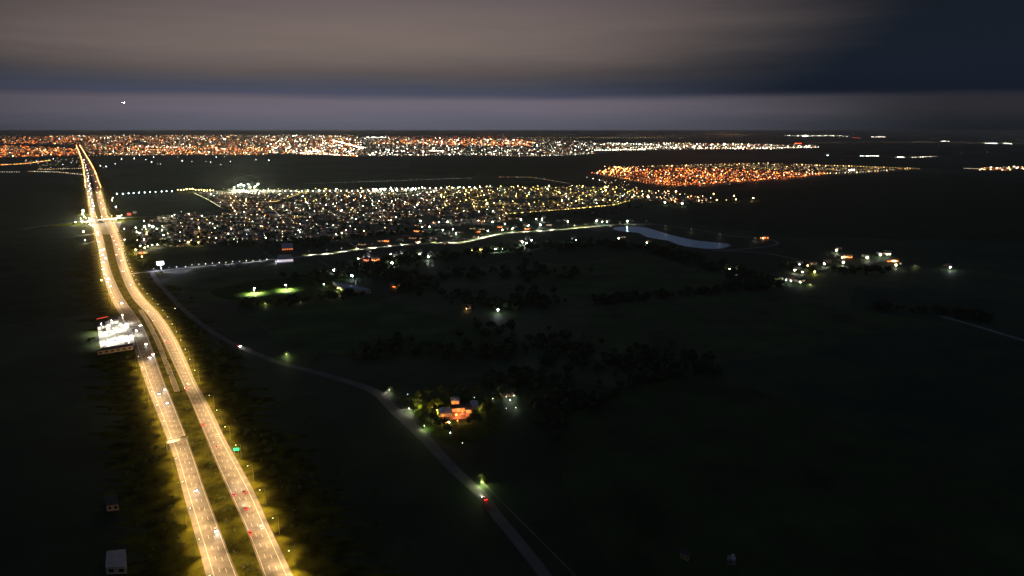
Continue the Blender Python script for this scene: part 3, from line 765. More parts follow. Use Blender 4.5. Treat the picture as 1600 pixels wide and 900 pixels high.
dots('city', [(0, 227), (120, 232), (125, 242), (60, 245), (0, 246)], 300, OR, K, 'low orange lit district at the left edge of the city')
dots('city', [(0, 214), (125, 212), (125, 225), (0, 225)], 210, OR, (.25, .6), 'far orange district behind the left edge of the city')
dots('city', [(90, 212), (250, 211), (420, 211), (420, 219), (90, 219)], 520, MIX, (.25, .65), 'far band of orange and white city lights on the horizon')
b = MB(); dots('', [(128, 219), (420, 219), (420, 242), (200, 243), (140, 240)], 1050, MIX, (.18, .6), '', b)
dots('', [(205, 229), (310, 229), (420, 231), (420, 241), (210, 240)], 330, OR, (.25, .75), '', b)
line_dots(b, [(140, 243), (260, 241.5), (400, 240.5)], 46, ['warm_dim', 'white_dim', 'warm_dim'], (.25, .5), jit=.8); line_dots(b, [(213, 229.5), (265, 230), (300, 231)], 26, ['white_mid', 'white_dim'], (.3, .6), jit=.8)
b.build('city', label='broad mixed district of the city right of the highway', kind='stuff')
b = MB(); dots('', [(420, 211), (560, 212), (560, 243), (500, 242), (420, 240)], 950, MIX + [('white_mid', 3), ('white_bright', .9)], (.22, .72), '', b)
line_dots(b, [(520, 220), (537, 224), (552, 228), (568, 233)], 40, ['warm_mid', 'warm_mid', 'white_mid'], (.6, 1.0)); line_dots(b, [(480, 237), (500, 237)], 8, ['white_bright'], (.4, .7)); line_dots(b, [(574, 215), (600, 215)], 12, ['white_mid', 'green_mid'], (.3, .8))
line_dots(b, [(470, 239), (535, 243), (560, 244)], 36, ['orange_mid', 'white_mid', 'warm_mid'], (.4, .8))
b.build('city', label='brightest white and orange middle of the city', kind='stuff')
b = MB(); dots('', [(560, 214), (800, 217), (930, 222), (930, 240), (850, 244), (700, 243), (560, 243)], 1000, WHT, (.2, .65), '', b)
dots('', [(600, 218), (800, 217), (840, 222), (830, 228), (680, 227), (580, 225)], 480, OR, (.3, .75), '', b); dots('', [(600, 213), (640, 213), (690, 213), (790, 212), (790, 217), (600, 216)], 60, [('orange_dim', 1), ('red_dim', .4)], K, '', b)
line_dots(b, [(578, 241), (620, 241), (660, 243), (690, 239), (760, 241), (800, 244), (870, 243), (930, 240)], 80, ['white_dim', 'green_dim', 'white_mid', 'warm_dim'], (.3, .6), jit=.8); line_dots(b, [(672, 236), (692, 236)], 9, ['white_mid'], (.4, .8))
b.build('city', label='white district of the city above the dark middle fields', kind='stuff')
b = MB(); dots('', [(930, 224), (1040, 223), (1180, 225), (1278, 227), (1278, 231), (1180, 234), (1040, 233), (980, 236), (930, 236)], 700, WHT + [('warm_dim', 3), ('white_bright', .3)], (.22, .65), '', b)
line_dots(b, [(1060, 225), (1140, 226), (1200, 228)], 36, ['orange_dim', 'red_dim', 'warm_mid'], (.3, .7), jit=.8); line_dots(b, [(930, 235), (1000, 234), (1032, 230)], 34, ['white_mid', 'green_mid', 'warm_mid'], (.3, .7), jit=.8); line_dots(b, [(1090, 232), (1180, 232), (1278, 230)], 44, ['white_mid', 'warm_mid', 'warm_dim'], (.3, .6), jit=.8)
line_dots(b, [(950, 224), (1030, 227)], 18, ['white_mid', 'green_mid'], (.3, .7), jit=.8)
b.build('city', label='thin bright tip of the city running out to the right', kind='stuff')
b = MB(); line_dots(b, [(0, 258), (40, 256), (78, 251)], 34, ['orange_dim', 'warm_dim', 'yellow_dim'], (.5, .9)); dots('', [(30, 250), (130, 246), (130, 264), (60, 266)], 55, [('white_dim', 4), ('cool_mid', 1), ('warm_dim', 3)], (.25, .5), '', b)
line_dots(b, [(45, 268), (90, 269), (130, 273)], 30, ['white_dim', 'warm_dim'], (.35, .6)); line_dots(b, [(0, 269), (30, 269)], 8, ['white_dim'], (.3, .5)); line_dots(b, [(60, 265), (130, 263)], 20, ['warm_dim', 'white_dim'], (.3, .5))
b.build('village', label='scattered lights and a lit road left of the far highway', kind='stuff')
b = MB()
for x, y, c in ((228, 251), (237, 255), (246.5, 258), (251, 258), (285, 253), (300, 254), (278, 247), (322, 254), (329, 255), (345, 259), (360, 254), (157, 261), (162, 264), (166, 262), (180, 258), (190, 250), (210, 249), (351, 246), (338, 247), (240, 247), (400, 251), (420, 252)) and [(x, y, rnd.choice(('white_dim', 'white_mid', 'cool_mid'))) for x, y in ((228, 251), (237, 255), (246.5, 258), (251, 258), (285, 253), (300, 254), (278, 247), (322, 254), (329, 255), (345, 259), (360, 254), (157, 261), (162, 264), (166, 262), (180, 258), (190, 250), (210, 249), (351, 246), (338, 247), (240, 247), (400, 251), (420, 252))]:
    p = G(x, y); far_lamp(b, p, c, 8, rnd.uniform(.25, .5) * mpp(p))
b.build('farm_lights', label='few white farm lights on the dark plain below the city', kind='stuff')
b = MB(); dots('', [(580, 204.5), (930, 204), (1200, 205), (1200, 214), (1000, 218), (800, 213), (580, 210)], 95, [('white_dim', 4), ('orange_dim', 2), ('warm_dim', 2), ('red_dim', .5)], (.2, .5), '', b)
line_dots(b, [(800, 215.5), (930, 215), (1040, 215)], 55, ['white_dim', 'warm_dim', 'yellow_dim'], (.25, .5)); line_dots(b, [(1125, 205.6), (1155, 206.2)], 12, ['red_dim', 'orange_dim'], (.3, .6)); line_dots(b, [(1105, 210), (1155, 210)], 14, ['warm_dim', 'orange_dim'], (.3, .6))
line_dots(b, [(690, 206.8), (735, 206)], 14, ['white_dim'], (.3, .5)); line_dots(b, [(590, 206.5), (618, 206.5)], 9, ['orange_dim', 'white_dim'], (.3, .6)); line_dots(b, [(795, 204.8), (865, 203.8), (985, 203)], 16, ['white_dim'], (.25, .5))
b.build('horizon_lights', label='sparse faint lights of far villages on the horizon', kind='stuff')
b = MB(); line_dots(b, [(1228, 212.3), (1256, 212.8), (1300, 212.2), (1328, 213.5)], 40, ['white_mid', 'white_dim', 'white_dim', 'green_mid'], (.3, .7), jit=.8); line_dots(b, [(1255, 213), (1260, 213)], 4, ['white_bright'], (.8, 1)); line_dots(b, [(1362, 214), (1382, 214)], 12, ['white_mid'], (.3, .6)); line_dots(b, [(1332, 215), (1342, 216)], 6, ['red_dim', 'orange_dim'], (.3, .6))
line_dots(b, [(1262, 223), (1400, 222), (1600, 223.5)], 58, ['white_dim', 'warm_dim', 'white_dim'], (.12, .26), jit=1.2); line_dots(b, [(1242, 224.5), (1252, 224.5)], 8, ['red_mid', 'orange_mid'], (.4, .7)); line_dots(b, [(1470, 221), (1482, 221)], 8, ['white_dim', 'white_mid'], (.3, .5)); line_dots(b, [(1540, 224), (1560, 224.5)], 7, ['cool_mid', 'white_mid'], (.35, .6)); line_dots(b, [(1568, 224), (1580, 225)], 5, ['white_mid'], (.3, .5)); line_dots(b, [(1575, 210), (1590, 210)], 4, ['white_dim'], (.2, .4))
line_dots(b, [(1345, 244), (1372, 244)], 9, ['cool_mid', 'white_mid', 'white_dim'], (.35, .6)); line_dots(b, [(1400, 246), (1413, 246)], 4, ['white_bright', 'white_dim'], (.4, .7)); line_dots(b, [(1426, 246), (1462, 244.5)], 9, ['white_mid', 'white_dim'], (.3, .5)); line_dots(b, [(1292, 243), (1294, 243)], 1, ['cool_mid'], (.4, .5))
b.build('village', label='rows of small white lights on the dark right horizon', kind='stuff')
b = MB(); line_dots(b, [(1507, 263), (1530, 264)], 9, ['white_dim', 'warm_dim'], (.3, .5)); dots('', [(1530, 262), (1600, 260), (1600, 266), (1530, 266)], 75, [('orange_dim', 3), ('warm_mid', 2), ('white_mid', 1), ('white_dim', 2)], (.3, .7), '', b)
b.build('village', label='small orange lit village at the right edge', kind='stuff')

# the orange lit suburb
SUB = [(925, 270), (935, 265), (955, 261), (1000, 261), (1110, 257), (1200, 256), (1320, 261), (1440, 265.5), (1380, 269), (1330, 273), (1280, 277), (1200, 283), (1120, 290), (1060, 293), (1010, 288), (960, 279), (930, 274)]
mat('suburb_soil', (.16, .14, .11), .95, .4, .03)
b = MB(); b.poly([G(*p) + Vector((0, 0, .03)) for p in SUB][::-1], 'suburb_soil'); b.build('suburb_ground', label='bare ground of the orange lit suburb', kind='structure')
b = MB()
for x, y in scatter(SUB, 900):
    simple_house(b, G(x, y), rnd.uniform(0, 3), 1.2, .1)
b.build('suburb_houses', label='crowded low houses of the orange lit suburb', kind='stuff')
b = MB()
SL = [(930, 272), (960, 266), (1080, 264), (1170, 268), (1290, 271), (1280, 276), (1200, 282), (1120, 289), (1060, 292), (1010, 287), (960, 278)]
SR = [(1000, 262), (1110, 257.5), (1200, 256.5), (1320, 261.5), (1440, 265.5), (1380, 268.5), (1280, 270), (1150, 266), (1060, 264)]
def lampfield(poly, n, pal, k):
    cols, wts = zip(*pal)
    for x, y in scatter(poly, n):
        p = G(x, y); far_lamp(b, p, rnd.choices(cols, wts)[0], 8, rnd.uniform(*k) * mpp(p))
lampfield(SL, 900, [('orange_dim', 6), ('orange_mid', 6), ('warm_mid', 1.6), ('white_dim', 1), ('white_mid', .8), ('orange_bright', 1.4)], (.15, .38))
lampfield([(930, 270), (960, 262), (1000, 262), (990, 270), (950, 275)], 70, [('orange_mid', 4), ('yellow_mid', 2), ('warm_mid', 2)], (.25, .5))
lampfield(SR, 480, [('yellow_dim', 4), ('warm_dim', 4), ('white_dim', 2), ('warm_mid', 1), ('orange_dim', 1)], (.15, .33))
for pts, n, cs in (([(945, 262), (1000, 262), (1100, 259), (1200, 256.5)], 34, ['warm_dim', 'white_dim', 'warm_mid']), ([(1240, 259), (1320, 261), (1440, 265.5)], 44, ['yellow_dim', 'warm_mid', 'warm_dim']), ([(925, 272), (960, 278), (1010, 288), (1060, 292)], 30, ['orange_mid', 'warm_dim']), ([(1070, 292), (1200, 282), (1290, 274)], 44, ['orange_mid', 'orange_dim']), ([(1260, 274), (1330, 272), (1390, 268)], 28, ['warm_mid', 'white_dim'])):
    L = [Vector((x, y, 0)) for x, y in pts]; tot = sum((q - p).length for p, q in zip(L, L[1:]))
    for q, d in along(L, tot / n): p = G(q.x, q.y); far_lamp(b, p, rnd.choice(cs), 8, rnd.uniform(.25, .42) * mpp(p))
for x, y in ((1330, 268), (1327, 268.5), (1334, 268)): p = G(x, y); far_lamp(b, p, 'white_bright', 9, .6 * mpp(p))
so = b.build('suburb_lamps', label='dense field of orange street lamps in the far suburb', kind='stuff')
sg_ = bpy.data.lights.new('lamp_light', 'POINT'); sg_.energy = 26000; sg_.color = (1, .26, .06); sg_.shadow_soft_size = .5  # extra lights strewn at random, added to deepen the suburb's orange glow
for x, y in scatter(SL, 80):
    p = G(x, y); l_ = bpy.data.objects.new('lamp_light', sg_); COL.objects.link(l_); l_.parent = so; l_.location = (p.x, p.y, 9)
# edge of town under the suburb
EDGE = [(985, 300), (1010, 299), (1060, 302), (1110, 312), (1112, 317), (1060, 320), (1020, 315), (985, 310)]
b = MB()
for x, y in scatter(EDGE, 130): simple_house(b, G(x, y), rnd.uniform(0, 3), 1.1, .3)
b.build('edge_houses', label='loose houses at the right end of the town', kind='stuff')
b = MB(); lampfield(EDGE, 95, [('warm_mid', 3), ('white_dim', 3), ('orange_dim', 3), ('green_mid', 1), ('yellow_mid', 1)], (.2, .42))
lampfield([(915, 279), (960, 283), (1010, 294), (990, 298), (940, 288)], 26, [('white_dim', 3), ('warm_dim', 2), ('white_mid', 1)], (.2, .4))
b.build('edge_lamps', label='lamps among the loose houses at the right end of the town', kind='stuff')
for x, y, c in ((1115, 303, 'yellow_mid'), (1147, 306, 'warm_mid'), (1150, 311.5, 'warm_mid'), (1177, 309.5, 'warm_bright'), (1120, 312.5, 'warm_mid'), (1135, 312.5, 'warm_dim'), (1056, 299, 'warm_bright'), (1066, 318, 'green_bright'), (1039, 316, 'green_bright'), (1013, 308, 'green_bright')):
    yard_lamp(x, y, c, 'single lamp at the right end of the town, beyond the last houses', 8, .55, 'single lamps at the right end of the town', 'street_lamp')
# line of lamps along the upper edge of the town
for i in range(40):
    x = 411 + i * 8.7; y = 298.5 - (i * .16 if i > 20 else 0) + rnd.uniform(-.4, .4)
    yard_lamp(x, y, 'green_mid' if rnd.random() < .7 else 'white_mid', 'one of the regular white lamps along the upper edge of the town', 10, .42, 'row of lamps along the upper edge of the town', 'street_lamp')
for x, y in ((583, 296), (588, 296), (596, 296), (601, 296), (634, 296.5), (644, 295.5), (649, 295), (620, 297), (613, 298)):
    yard_lamp(x, y, 'green_glare', 'dazzling floodlight in the row at the upper edge of the town', 14, .55, 'dazzling floodlights at the upper edge of the town', 'floodlight')
for i in range(11): yard_lamp(183 + i * 8.6 + rnd.uniform(-1, 1), 303 - i * .45 + rnd.uniform(-.6, .6), 'cool_mid', 'bluish lamp in the spaced row right of the far highway', 9, .40, 'bluish lamps in the row right of the far highway', 'street_lamp')
for i in range(13): yard_lamp(278 + i * 4.6, 296.5 + (i > 8) * .8 - (i in (3, 4, 5)) * 1.2, 'yellow_bright' if i % 2 else 'warm_mid', 'yellow lamp in the close row leading to the stadium', 9, .42, 'yellow lamps leading to the stadium', 'street_lamp')
b = MB(); line_dots(b, [(475, 287), (600, 283), (745, 278)], 60, ['green_dim'], (.12, .3)); line_dots(b, [(778, 276.5), (830, 277), (868, 283), (890, 287)], 36, ['green_dim', 'orange_dim', 'warm_dim'], (.15, .4)); line_dots(b, [(304, 302), (325, 312), (345, 324)], 50, ['green_dim', 'yellow_dim'], (.25, .45)); line_dots(b, [(350, 316), (400, 316), (432, 315), (470, 302)], 90, ['yellow_dim', 'warm_dim'], (.25, .5)); line_dots(b, [(770, 336), (830, 331), (900, 326), (960, 320), (985, 313)], 110, ['yellow_dim', 'yellow_mid', 'warm_dim'], (.22, .42)); line_dots(b, [(855, 300), (880, 306), (910, 299), (930, 297)], 60, ['yellow_dim'], (.25, .5)); line_dots(b, [(720, 309), (800, 322)], 60, ['yellow_dim', 'warm_dim'], (.2, .45))
b.build('roadside_lamps', label='strings of small lamps along the roads round the town', kind='stuff')

# ------------------------------------------------------------------ stadium floodlights
def floodlight_mast(px, py, h, wide, col, label, group=None, power=0, lcol=WHITE, rz=0):
    p = G(px, py, h); root = empty('floodlight_mast', (p.x, p.y, 0), math.atan2(-p.x, p.y) + rz, label=label, cat='floodlight', group=group)
    b = MB(); b.tube((0, 0, 0), (0, 0, h - .5), .35, .2, 'metal', 8); b.build('mast', root)
    b = MB(); b.box((0, .12, h - 1.1 * wide / 4), (wide, .25, wide * .55), 'dark_metal'); b.build('lamp_frame', root)
    n = 4
    for i in range(n):
        b = MB(); b.ball((-wide / 2 + wide * (i + .5) / n, -.2, h - 1.1 * wide / 4 + wide * .28), wide / n * .48, col, 7, 5); b.build('lamp', root)
    if power > 0: lamp_light(root, (0, -1, h - .4), power, lcol, 'POINT', radius=.6)
    if power < 0: lamp_light(root, (0, -1, h - .4), -power, lcol, 'SPOT', 156, .5, .8)
    return root
for i, (x, y) in enumerate(((366, 293), (372, 290), (376, 288), (381, 290), (388, 288), (391, 292), (403, 288), (398, 292))):
    floodlight_mast(x, y, 22, 4.5 if i in (2, 4, 6) else 3.2, 'green_glare' if i in (2, 4, 6) else 'green_bright', 'tall stadium floodlight glaring beyond the upper left of the town', 'stadium floodlights', 360000, (.9, 1, .75))
b = MB(); b.poly([G(*q) + Vector((0, 0, .05)) for q in ((352, 297), (410, 296), (405, 292), (362, 293))], 'lawn'); b.build('stadium_pitch', label='floodlit green pitch under the stadium lights', kind='structure')

# sports ground near the highway
floodlight_mast(397, 450.5, 8, 2.2, 'cool_glare', 'left one of two floodlights over the green practice ground', None, -320000, (.9, 1, .60))
floodlight_mast(446.5, 445, 8, 2.2, 'cool_glare', 'right one of two floodlights over the green practice ground', None, -280000, (.9, 1, .60))
b = MB(); b.poly([q + Vector((0, 0, .045)) for q in catmull([G(*q) for q in ((370, 472), (330, 455), (420, 437), (530, 434), (545, 455), (470, 470), (400, 480), (370, 472))], 5)[:-1]][::-1], 'lawn'); b.build('practice_ground', label='grass practice ground lit in two green pools', kind='structure')
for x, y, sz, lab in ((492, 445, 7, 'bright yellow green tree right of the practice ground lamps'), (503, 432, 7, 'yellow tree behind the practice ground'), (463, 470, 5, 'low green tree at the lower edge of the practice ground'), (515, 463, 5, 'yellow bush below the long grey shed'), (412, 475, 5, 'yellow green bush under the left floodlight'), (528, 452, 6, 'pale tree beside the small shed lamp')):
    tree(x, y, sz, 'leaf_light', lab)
yard_lamp(506, 444, 'green_mid', 'small white lamp beside the bright yellow green tree', 4, .45, light=2500)
yard_lamp(528, 450, 'yellow_bright', 'yellowish lamp near the end of the long grey shed', 4, .5, light=3500, lcol=(1, 1, .6))
yard_lamp(468, 467, 'yellow_dim', 'low yellow lamp under the green tree of the practice ground', 2, .2, light=2000, lcol=(1, .95, .4))
yard_lamp(517, 461, 'yellow_dim', 'low yellow lamp under the bush below the shed', 2, .2, light=1800, lcol=(1, .8, .3))
yard_lamp(414, 474, 'yellow_dim', 'low yellow lamp under the bush by the left floodlight', 2, .2, light=1500, lcol=(1, .95, .4))
def building(name, corners, h, wall, roof, label, cat='building', pitch=0.0, lit=None):
    """a building over a pixel quadrilateral of its roof edge (front left, front right, back right, back left)"""
    ps = [G(*q, h) for q in corners]; c = sum(ps, Vector()) / 4; c.z = 0
    root = empty(name, c, label=label, cat=cat)
    L = [Vector((p.x - c.x, p.y - c.y, 0)) for p in ps]
    b = MB()
    for i in range(4):
        p, q = L[i], L[(i + 1) % 4]; b.poly([p, q, q + Vector((0, 0, h)), p + Vector((0, 0, h))], wall)
    b.build('wall', root)
    b = MB(); O = [p * 1.03 for p in L]
    up = Vector((0, 0, h + .01)); th = Vector((0, 0, .3))
    b.poly([p + up + th for p in O], roof); b.poly([p + up for p in O][::-1], roof)
    for i in range(4): p, q = O[i], O[(i + 1) % 4]; b.poly([p + up, q + up, q + up + th, p + up + th], roof)
    if pitch:
        m0, m1 = (O[0] + O[3]) / 2, (O[1] + O[2]) / 2; u2 = up + th + Vector((0, 0, .005)); t2 = u2 + Vector((0, 0, pitch))
        b.poly([O[0] + u2, O[1] + u2, m1 + t2, m0 + t2], roof); b.poly([O[2] + u2, O[3] + u2, m0 + t2, m1 + t2], roof); b.poly([O[1] + u2, O[2] + u2, m1 + t2], roof); b.poly([O[3] + u2, O[0] + u2, m0 + t2], roof)
    b.build('roof', root)
    p, q = L[0], L[1]; d = q - p; n_ = Vector((d.y, -d.x, 0)).normalized() * .06; k = max(2, min(6, int(d.length / 4)))
    for i in range(k):
        a, e = p + d * ((i + .25) / k) + n_, p + d * ((i + .75) / k) + n_
        b = MB(); z0, z1 = Vector((0, 0, h * .3)), Vector((0, 0, h * .75)); b.poly([a + z0, e + z0, e + z1, a + z1], lit or 'glass'); b.poly([a + z0 - n_, a + z0, a + z1, a + z1 - n_], 'dark_metal'); b.poly([a + z1, e + z1, e + z1 - n_, a + z1 - n_], 'dark_metal'); b.build('window', root)
    return root
building('long_shed', ((536, 452), (579, 454), (570, 450), (520, 440)), 4, 'wall_white', 'roof_blue', 'long low shed with a bluish grey roof right of the practice ground', 'shed', 1.2)
building('shed', ((165, 887), (197, 886), (196, 859), (167, 862)), 4, 'wall_white', 'roof_pale', 'pale square flat roofed shed at the bottom left', 'shed')
building('shed', ((166, 790), (185, 788), (183, 773), (163, 775)), 4, 'wall_tan', 'roof_dark', 'dim shed standing above the pale square one', 'shed')
building('shed', ((1144, 876), (1150, 874), (1147, 866), (1142, 867)), 3, 'wall_white', 'roof_pale', 'small pale shed at the bottom right', 'shed')
building('shed', ((1136, 875), (1143, 875), (1142, 869), (1137, 868)), 3, 'wall_tan', 'roof_grey', 'small grey shed beside the pale one at the bottom right', 'shed')
building('shed', ((1064, 864), (1076, 870), (1078, 863), (1064, 857)), 3, 'wall_tan', 'roof_dark', 'dark shed left of the pale one at the bottom right', 'shed')

# ------------------------------------------------------------------ billboard, gatehouse and violet road
p = G(252, 424); rb = empty('billboard', (p.x, p.y, 0), math.atan2(-p.x, p.y), label='tall two sided billboard glowing white beside the violet lit road', cat='billboard')
b = MB(); b.tube((0, 0, 0), (0, 0, 11.5), .7, .55, 'metal', 10); b.build('mast', rb)
b = MB(); b.box((0, .5, 11), (11.0, 1.2, 6.3), 'dark_metal'); b.build('frame', rb)
b = MB(); b.box((0, -.2, 11.3), (10.6, .12, 5.7), 'sign_white'); b.build('panel', rb)
b = MB()
for i in range(5): b.tube((-4.4 + 2.2 * i, -.2, 10.9), (-4.4 + 2.2 * i, -2.2, 10.7), .05, .05, 'metal', 5)
b.box((0, -2.2, 10.6), (10.4, .5, .06), 'metal'); b.build('catwalk', rb)
lamp_light(rb, (0, -3, 11), 9000, (.9, .92, 1), 'POINT', radius=.6)
for i, x in enumerate((240, 252, 264, 276, 290)): yard_lamp(x, 419.5 - i * .8, 'cool_dim', 'violet white lamp along the road below the tall billboard', 6, .18, 'violet white lamps below the billboard', light=4200, lcol=VIOL)
gh = building('gatehouse', ((432, 406), (458, 404.5), (455, 398), (436, 398)), 5, 'violet_glow_wall', 'roof_pale', 'white gatehouse with self-glowing violet walls at the start of the boulevard', 'building', lit='window_white')  # walls emit a violet glow in place of lamplight falling on them
yard_lamp(452, 404, 'yellow_mid', 'yellow lamp on the lawn in front of the gatehouse', 4, .4, light=3000, lcol=(1, 1, .5))
yard_lamp(430, 407, 'cool_dim', 'small lamp at the left end of the gatehouse', 5, .2, light=3000, lcol=VIOL)
building('sales_booth', ((337, 416), (348, 415.5), (348, 412), (338, 412)), 3, 'wall_white', 'roof_pale', 'small white booth between the bushes of the violet road', 'booth')
building('sales_booth', ((368, 413), (376, 412.5), (376, 409), (368, 409)), 3, 'wall_white', 'roof_pale', 'second white booth nearer to the gatehouse', 'booth')
building('house', ((440, 388), (458, 387), (456, 380), (440, 381)), 5, 'wall_tan', 'roof_blue', 'bluish roofed house behind the gatehouse', 'house', 1.5, lit='window_orange')
for i in range(12):
    x = 300 + i * 10.6; yard_lamp(x, 413.5 - i * .75 + rnd.uniform(-.5, .5), 'white_dim', 'low white lamp in the hedge line between billboard and gatehouse', 3, .22, 'low white lamps between billboard and gatehouse', light=1200, lcol=(.92, .95, 1))
    tree(x + 5, 412 - i * .75, rnd.uniform(3.5, 5.5), 'leaf', 'small tree in the line between billboard and gatehouse', 'small trees between billboard and gatehouse')

# boulevard lamps
BVP = catmull([G(*q) for q in BV], 6)
bl = 0
for p, d in along(BVP, 34):
    nn = Vector((-d.y, d.x, 0)) * 6.5
    yard_lamp(0, 0, 'white_dim', 'slim lamp lighting the curving boulevard', 7, .14, 'slim lamps of the curving boulevard', 'street_lamp', Vector((p.x + nn.x, p.y + nn.y, 7)), light=(56000 if to_px(p)[0] < 985 else 5000), lcol=(1, .88, .55), size=148)
for x, y in ((1040, 353), (1080, 358), (1125, 366), (1180, 372)): yard_lamp(x, y, 'white_dim', 'faint lamp on the estate road above the pond', 6, .12, 'faint lamps above the pond', light=700, lcol=(1, .9, .8))

# scattered houses of the estate with yard lamps, traced one by one
def near(px, py, dx, dy): return G(px + dx, py + dy)
EST = [(692, 359.4), (708, 358), (712.4, 365), (762, 360.6), (769.6, 346.8), (789, 350), (785, 359), (800.6, 357.4), (826, 352.4), (844.4, 351), (838, 342), (847, 342.5), (887, 346), (814, 343), (699.4, 346.8), (657, 345), (659.6, 354), (671, 354), (774, 389.6), (785.4, 389.4), (816, 378), (822.6, 380.6), (830.6, 375.4), (899.4, 375), (889, 380.6), (656, 397), (669, 401.4), (610.4, 397.4), (612.6, 410.8), (932, 345), (941, 346.6), (948.6, 346.6), (980, 345.6), (966.6, 372.6), (1010.6, 379), (560, 404), (522, 422), (550, 431), (778, 484)]
for i, (x, y) in enumerate(EST):
    big = i in (2, 7, 9, 11, 18, 19, 20, 21, 25, 26, 27, 28, 29, 32, 36, 37, 38)
    c = 'cool' if rnd.random() < .35 else 'green'
    yard_lamp(x, y, f'{c}_glare' if big else f'{c}_bright', 'white yard lamp glowing beside the scattered estate houses', 5.5, rnd.uniform(.48, .62) if big else rnd.uniform(.32, .45), 'white yard lamps of the estate', light=600 if big else 250, lcol=(.85, 1, .8))
    if rnd.random() < .85 and i < 35: house(near(x, y, rnd.uniform(-7, 7), -1.2), rnd.uniform(-.5, .5), 'beside a white lamp of the housing estate', 'estate houses')
for i, (x, y, c) in enumerate(((651, 361.6, 'orange'), (747, 362, 'orange'), (781, 355, 'orange'), (823.6, 358, 'orange'), (740, 391, 'yellow'), (753, 390, 'yellow'), (620, 401.6, 'orange'), (604, 377, 'orange'), (572, 407, 'red'), (585, 407, 'orange'), (592, 406, 'orange'), (617, 448, 'orange'), (729, 482, 'warm'))):
    o_ = 'window_orange'
    house(near(x, y, 0, -.3), rnd.uniform(-.3, .3), 'with orange lit front in the housing estate', 'orange lit estate houses')
    for k in (-1, 0, 1): yard_lamp(x + k * 2.6, y + rnd.uniform(-.3, .3), f'{c}_mid', 'small orange porch lamp of an estate house', 2.6, .32, 'orange porch lamps of the estate', light=500 if k == 0 else 0, lcol=(1, .5, .25))
for i in range(36):
    x, y = rnd.choice([(x, y) for x, y in scatter([(560, 380), (640, 362), (780, 352), (900, 340), (920, 352), (800, 362), (700, 385), (560, 408)], 1)])
    house(G(x, y), rnd.uniform(-.5, .5), 'standing dark in the housing estate', 'dark estate houses')

# scattered houses on the right
RH = [(1307, 391, 'white', 1), (1355, 402.5, 'white', 1), (1375.5, 398, 'green', 1), (1386, 397, 'green', 0), (1390.5, 397, 'green', 0), (1400, 414, 'white', 1), (1317.5, 410, 'white', 1), (1288, 412, 'white', 1), (1270.5, 414.5, 'warm', 0), (1262, 415, 'warm', 0), (1249, 413, 'white', 0), (1242, 422, 'white', 1), (1254, 425, 'white', 0), (1205, 440, 'white', 0), (1221, 438, 'white', 1), (1236, 439, 'cool', 0), (1228, 437, 'cool', 0), (1250.5, 441, 'green', 0), (1485, 417.5, 'cool', 1), (1140, 420, 'white', 0), (1146, 421.5, 'white', 0), (1151, 422, 'white', 0)]
for i, (x, y, c, bg_) in enumerate(RH):
    yard_lamp(x, y, f'{c}_glare' if bg_ else f'{c}_bright', 'white lamp lighting a yard among the scattered right hand houses', 5, .5 if bg_ else .36, 'white yard lamps of the scattered houses on the right', light=900 if bg_ else 350, lcol=(.95, 1, .8))
    if i not in (4, 9, 16, 21): house(near(x, y, rnd.uniform(-4, 4), -1.4), rnd.uniform(-.5, .5), 'beside a bright lamp on the right plain', 'scattered houses on the right', s=1.0)
yard_lamp(1273, 424.5, 'yellow_bright', 'yellow lamp at the right end of the nearest house row', 4, .5, light=2600, lcol=(1, .85, .2))
yard_lamp(1266, 444, 'green_dim', 'low green lamp on the grass below the houses on the right', 2, .15, light=1500, lcol=(.9, 1, .4))
yard_lamp(1430, 415, 'green_dim', 'low green lamp on the grass between the last two houses', 2, .15, light=2000, lcol=(.9, 1, .4))
for x, y, n in ((1325, 402, 5), (1397, 408, 5), (1196, 372, 4)):
    house(near(x, y, 0, -.4), 0, 'with orange porch lamps on the right plain', 'orange lit houses on the right', 0, 1.1)
    for k in range(n): yard_lamp(x + (k - n / 2) * 3.6, y + rnd.uniform(-.5, .5), 'orange_mid' if rnd.random() < .6 else 'warm_bright', 'orange porch lamp in front of a right hand house', 2.8, .4, 'orange porch lamps of the right hand houses', light=900 if k == 1 else 0, lcol=(1, .5, .2))

# ------------------------------------------------------------------ floodlit yard beside the highway
YD = [(153, 514), (164, 503), (187, 494), (197, 500), (204, 511), (209, 523), (211, 540), (206, 538), (157, 546)]
b = MB(); b.poly([G(*q) + Vector((0, 0, .072)) for q in YD][::-1], 'concrete'); b.build('yard', label='floodlit white concrete yard left of the highway', kind='structure')
b = MB()
wl = [G(*q) for q in ((196, 498), (201, 506), (207, 518), (211, 530), (214, 545))]
for p, q in zip(wl, wl[1:]):
    d = q - p; b.box(((p.x + q.x) / 2, (p.y + q.y) / 2, .06), (d.length + .1, .3, .9), 'dark_metal', math.atan2(d.y, d.x))
b.build('crash_barrier', label='dark curved barrier between the bright yard and the highway', cat='barrier')
YB = 'yard_building'
building(YB, ((172, 503), (184.5, 500.5), (183.5, 494), (169.5, 495.5)), 5, 'wall_white', 'roof_dark', 'dark roofed building at the back of the bright yard', lit='window_white')
building(YB, ((152, 511), (164, 508), (163.5, 501), (151, 503)), 4.5, 'wall_white', 'roof_dark', 'dark roofed building at the back left corner of the bright yard', lit='window_white')
building(YB, ((173, 511), (186, 509.5), (185, 505.5), (173, 507)), 4, 'wall_white', 'roof_dark', 'narrow dark roofed building in front of the larger one in the yard', lit='window_white')
building(YB, ((165.2, 512), (172, 510.5), (171, 502), (165, 503)), 5, 'wall_white', 'wall_white', 'white roofed building between the dark roofs of the yard', lit='window_white')
building('open_shed', ((152, 549), (207, 540.5), (208, 537), (160, 543.5)), 4, 'wall_tan', 'roof_dark', 'long dark roofed shed along the near edge of the bright yard', 'shed')
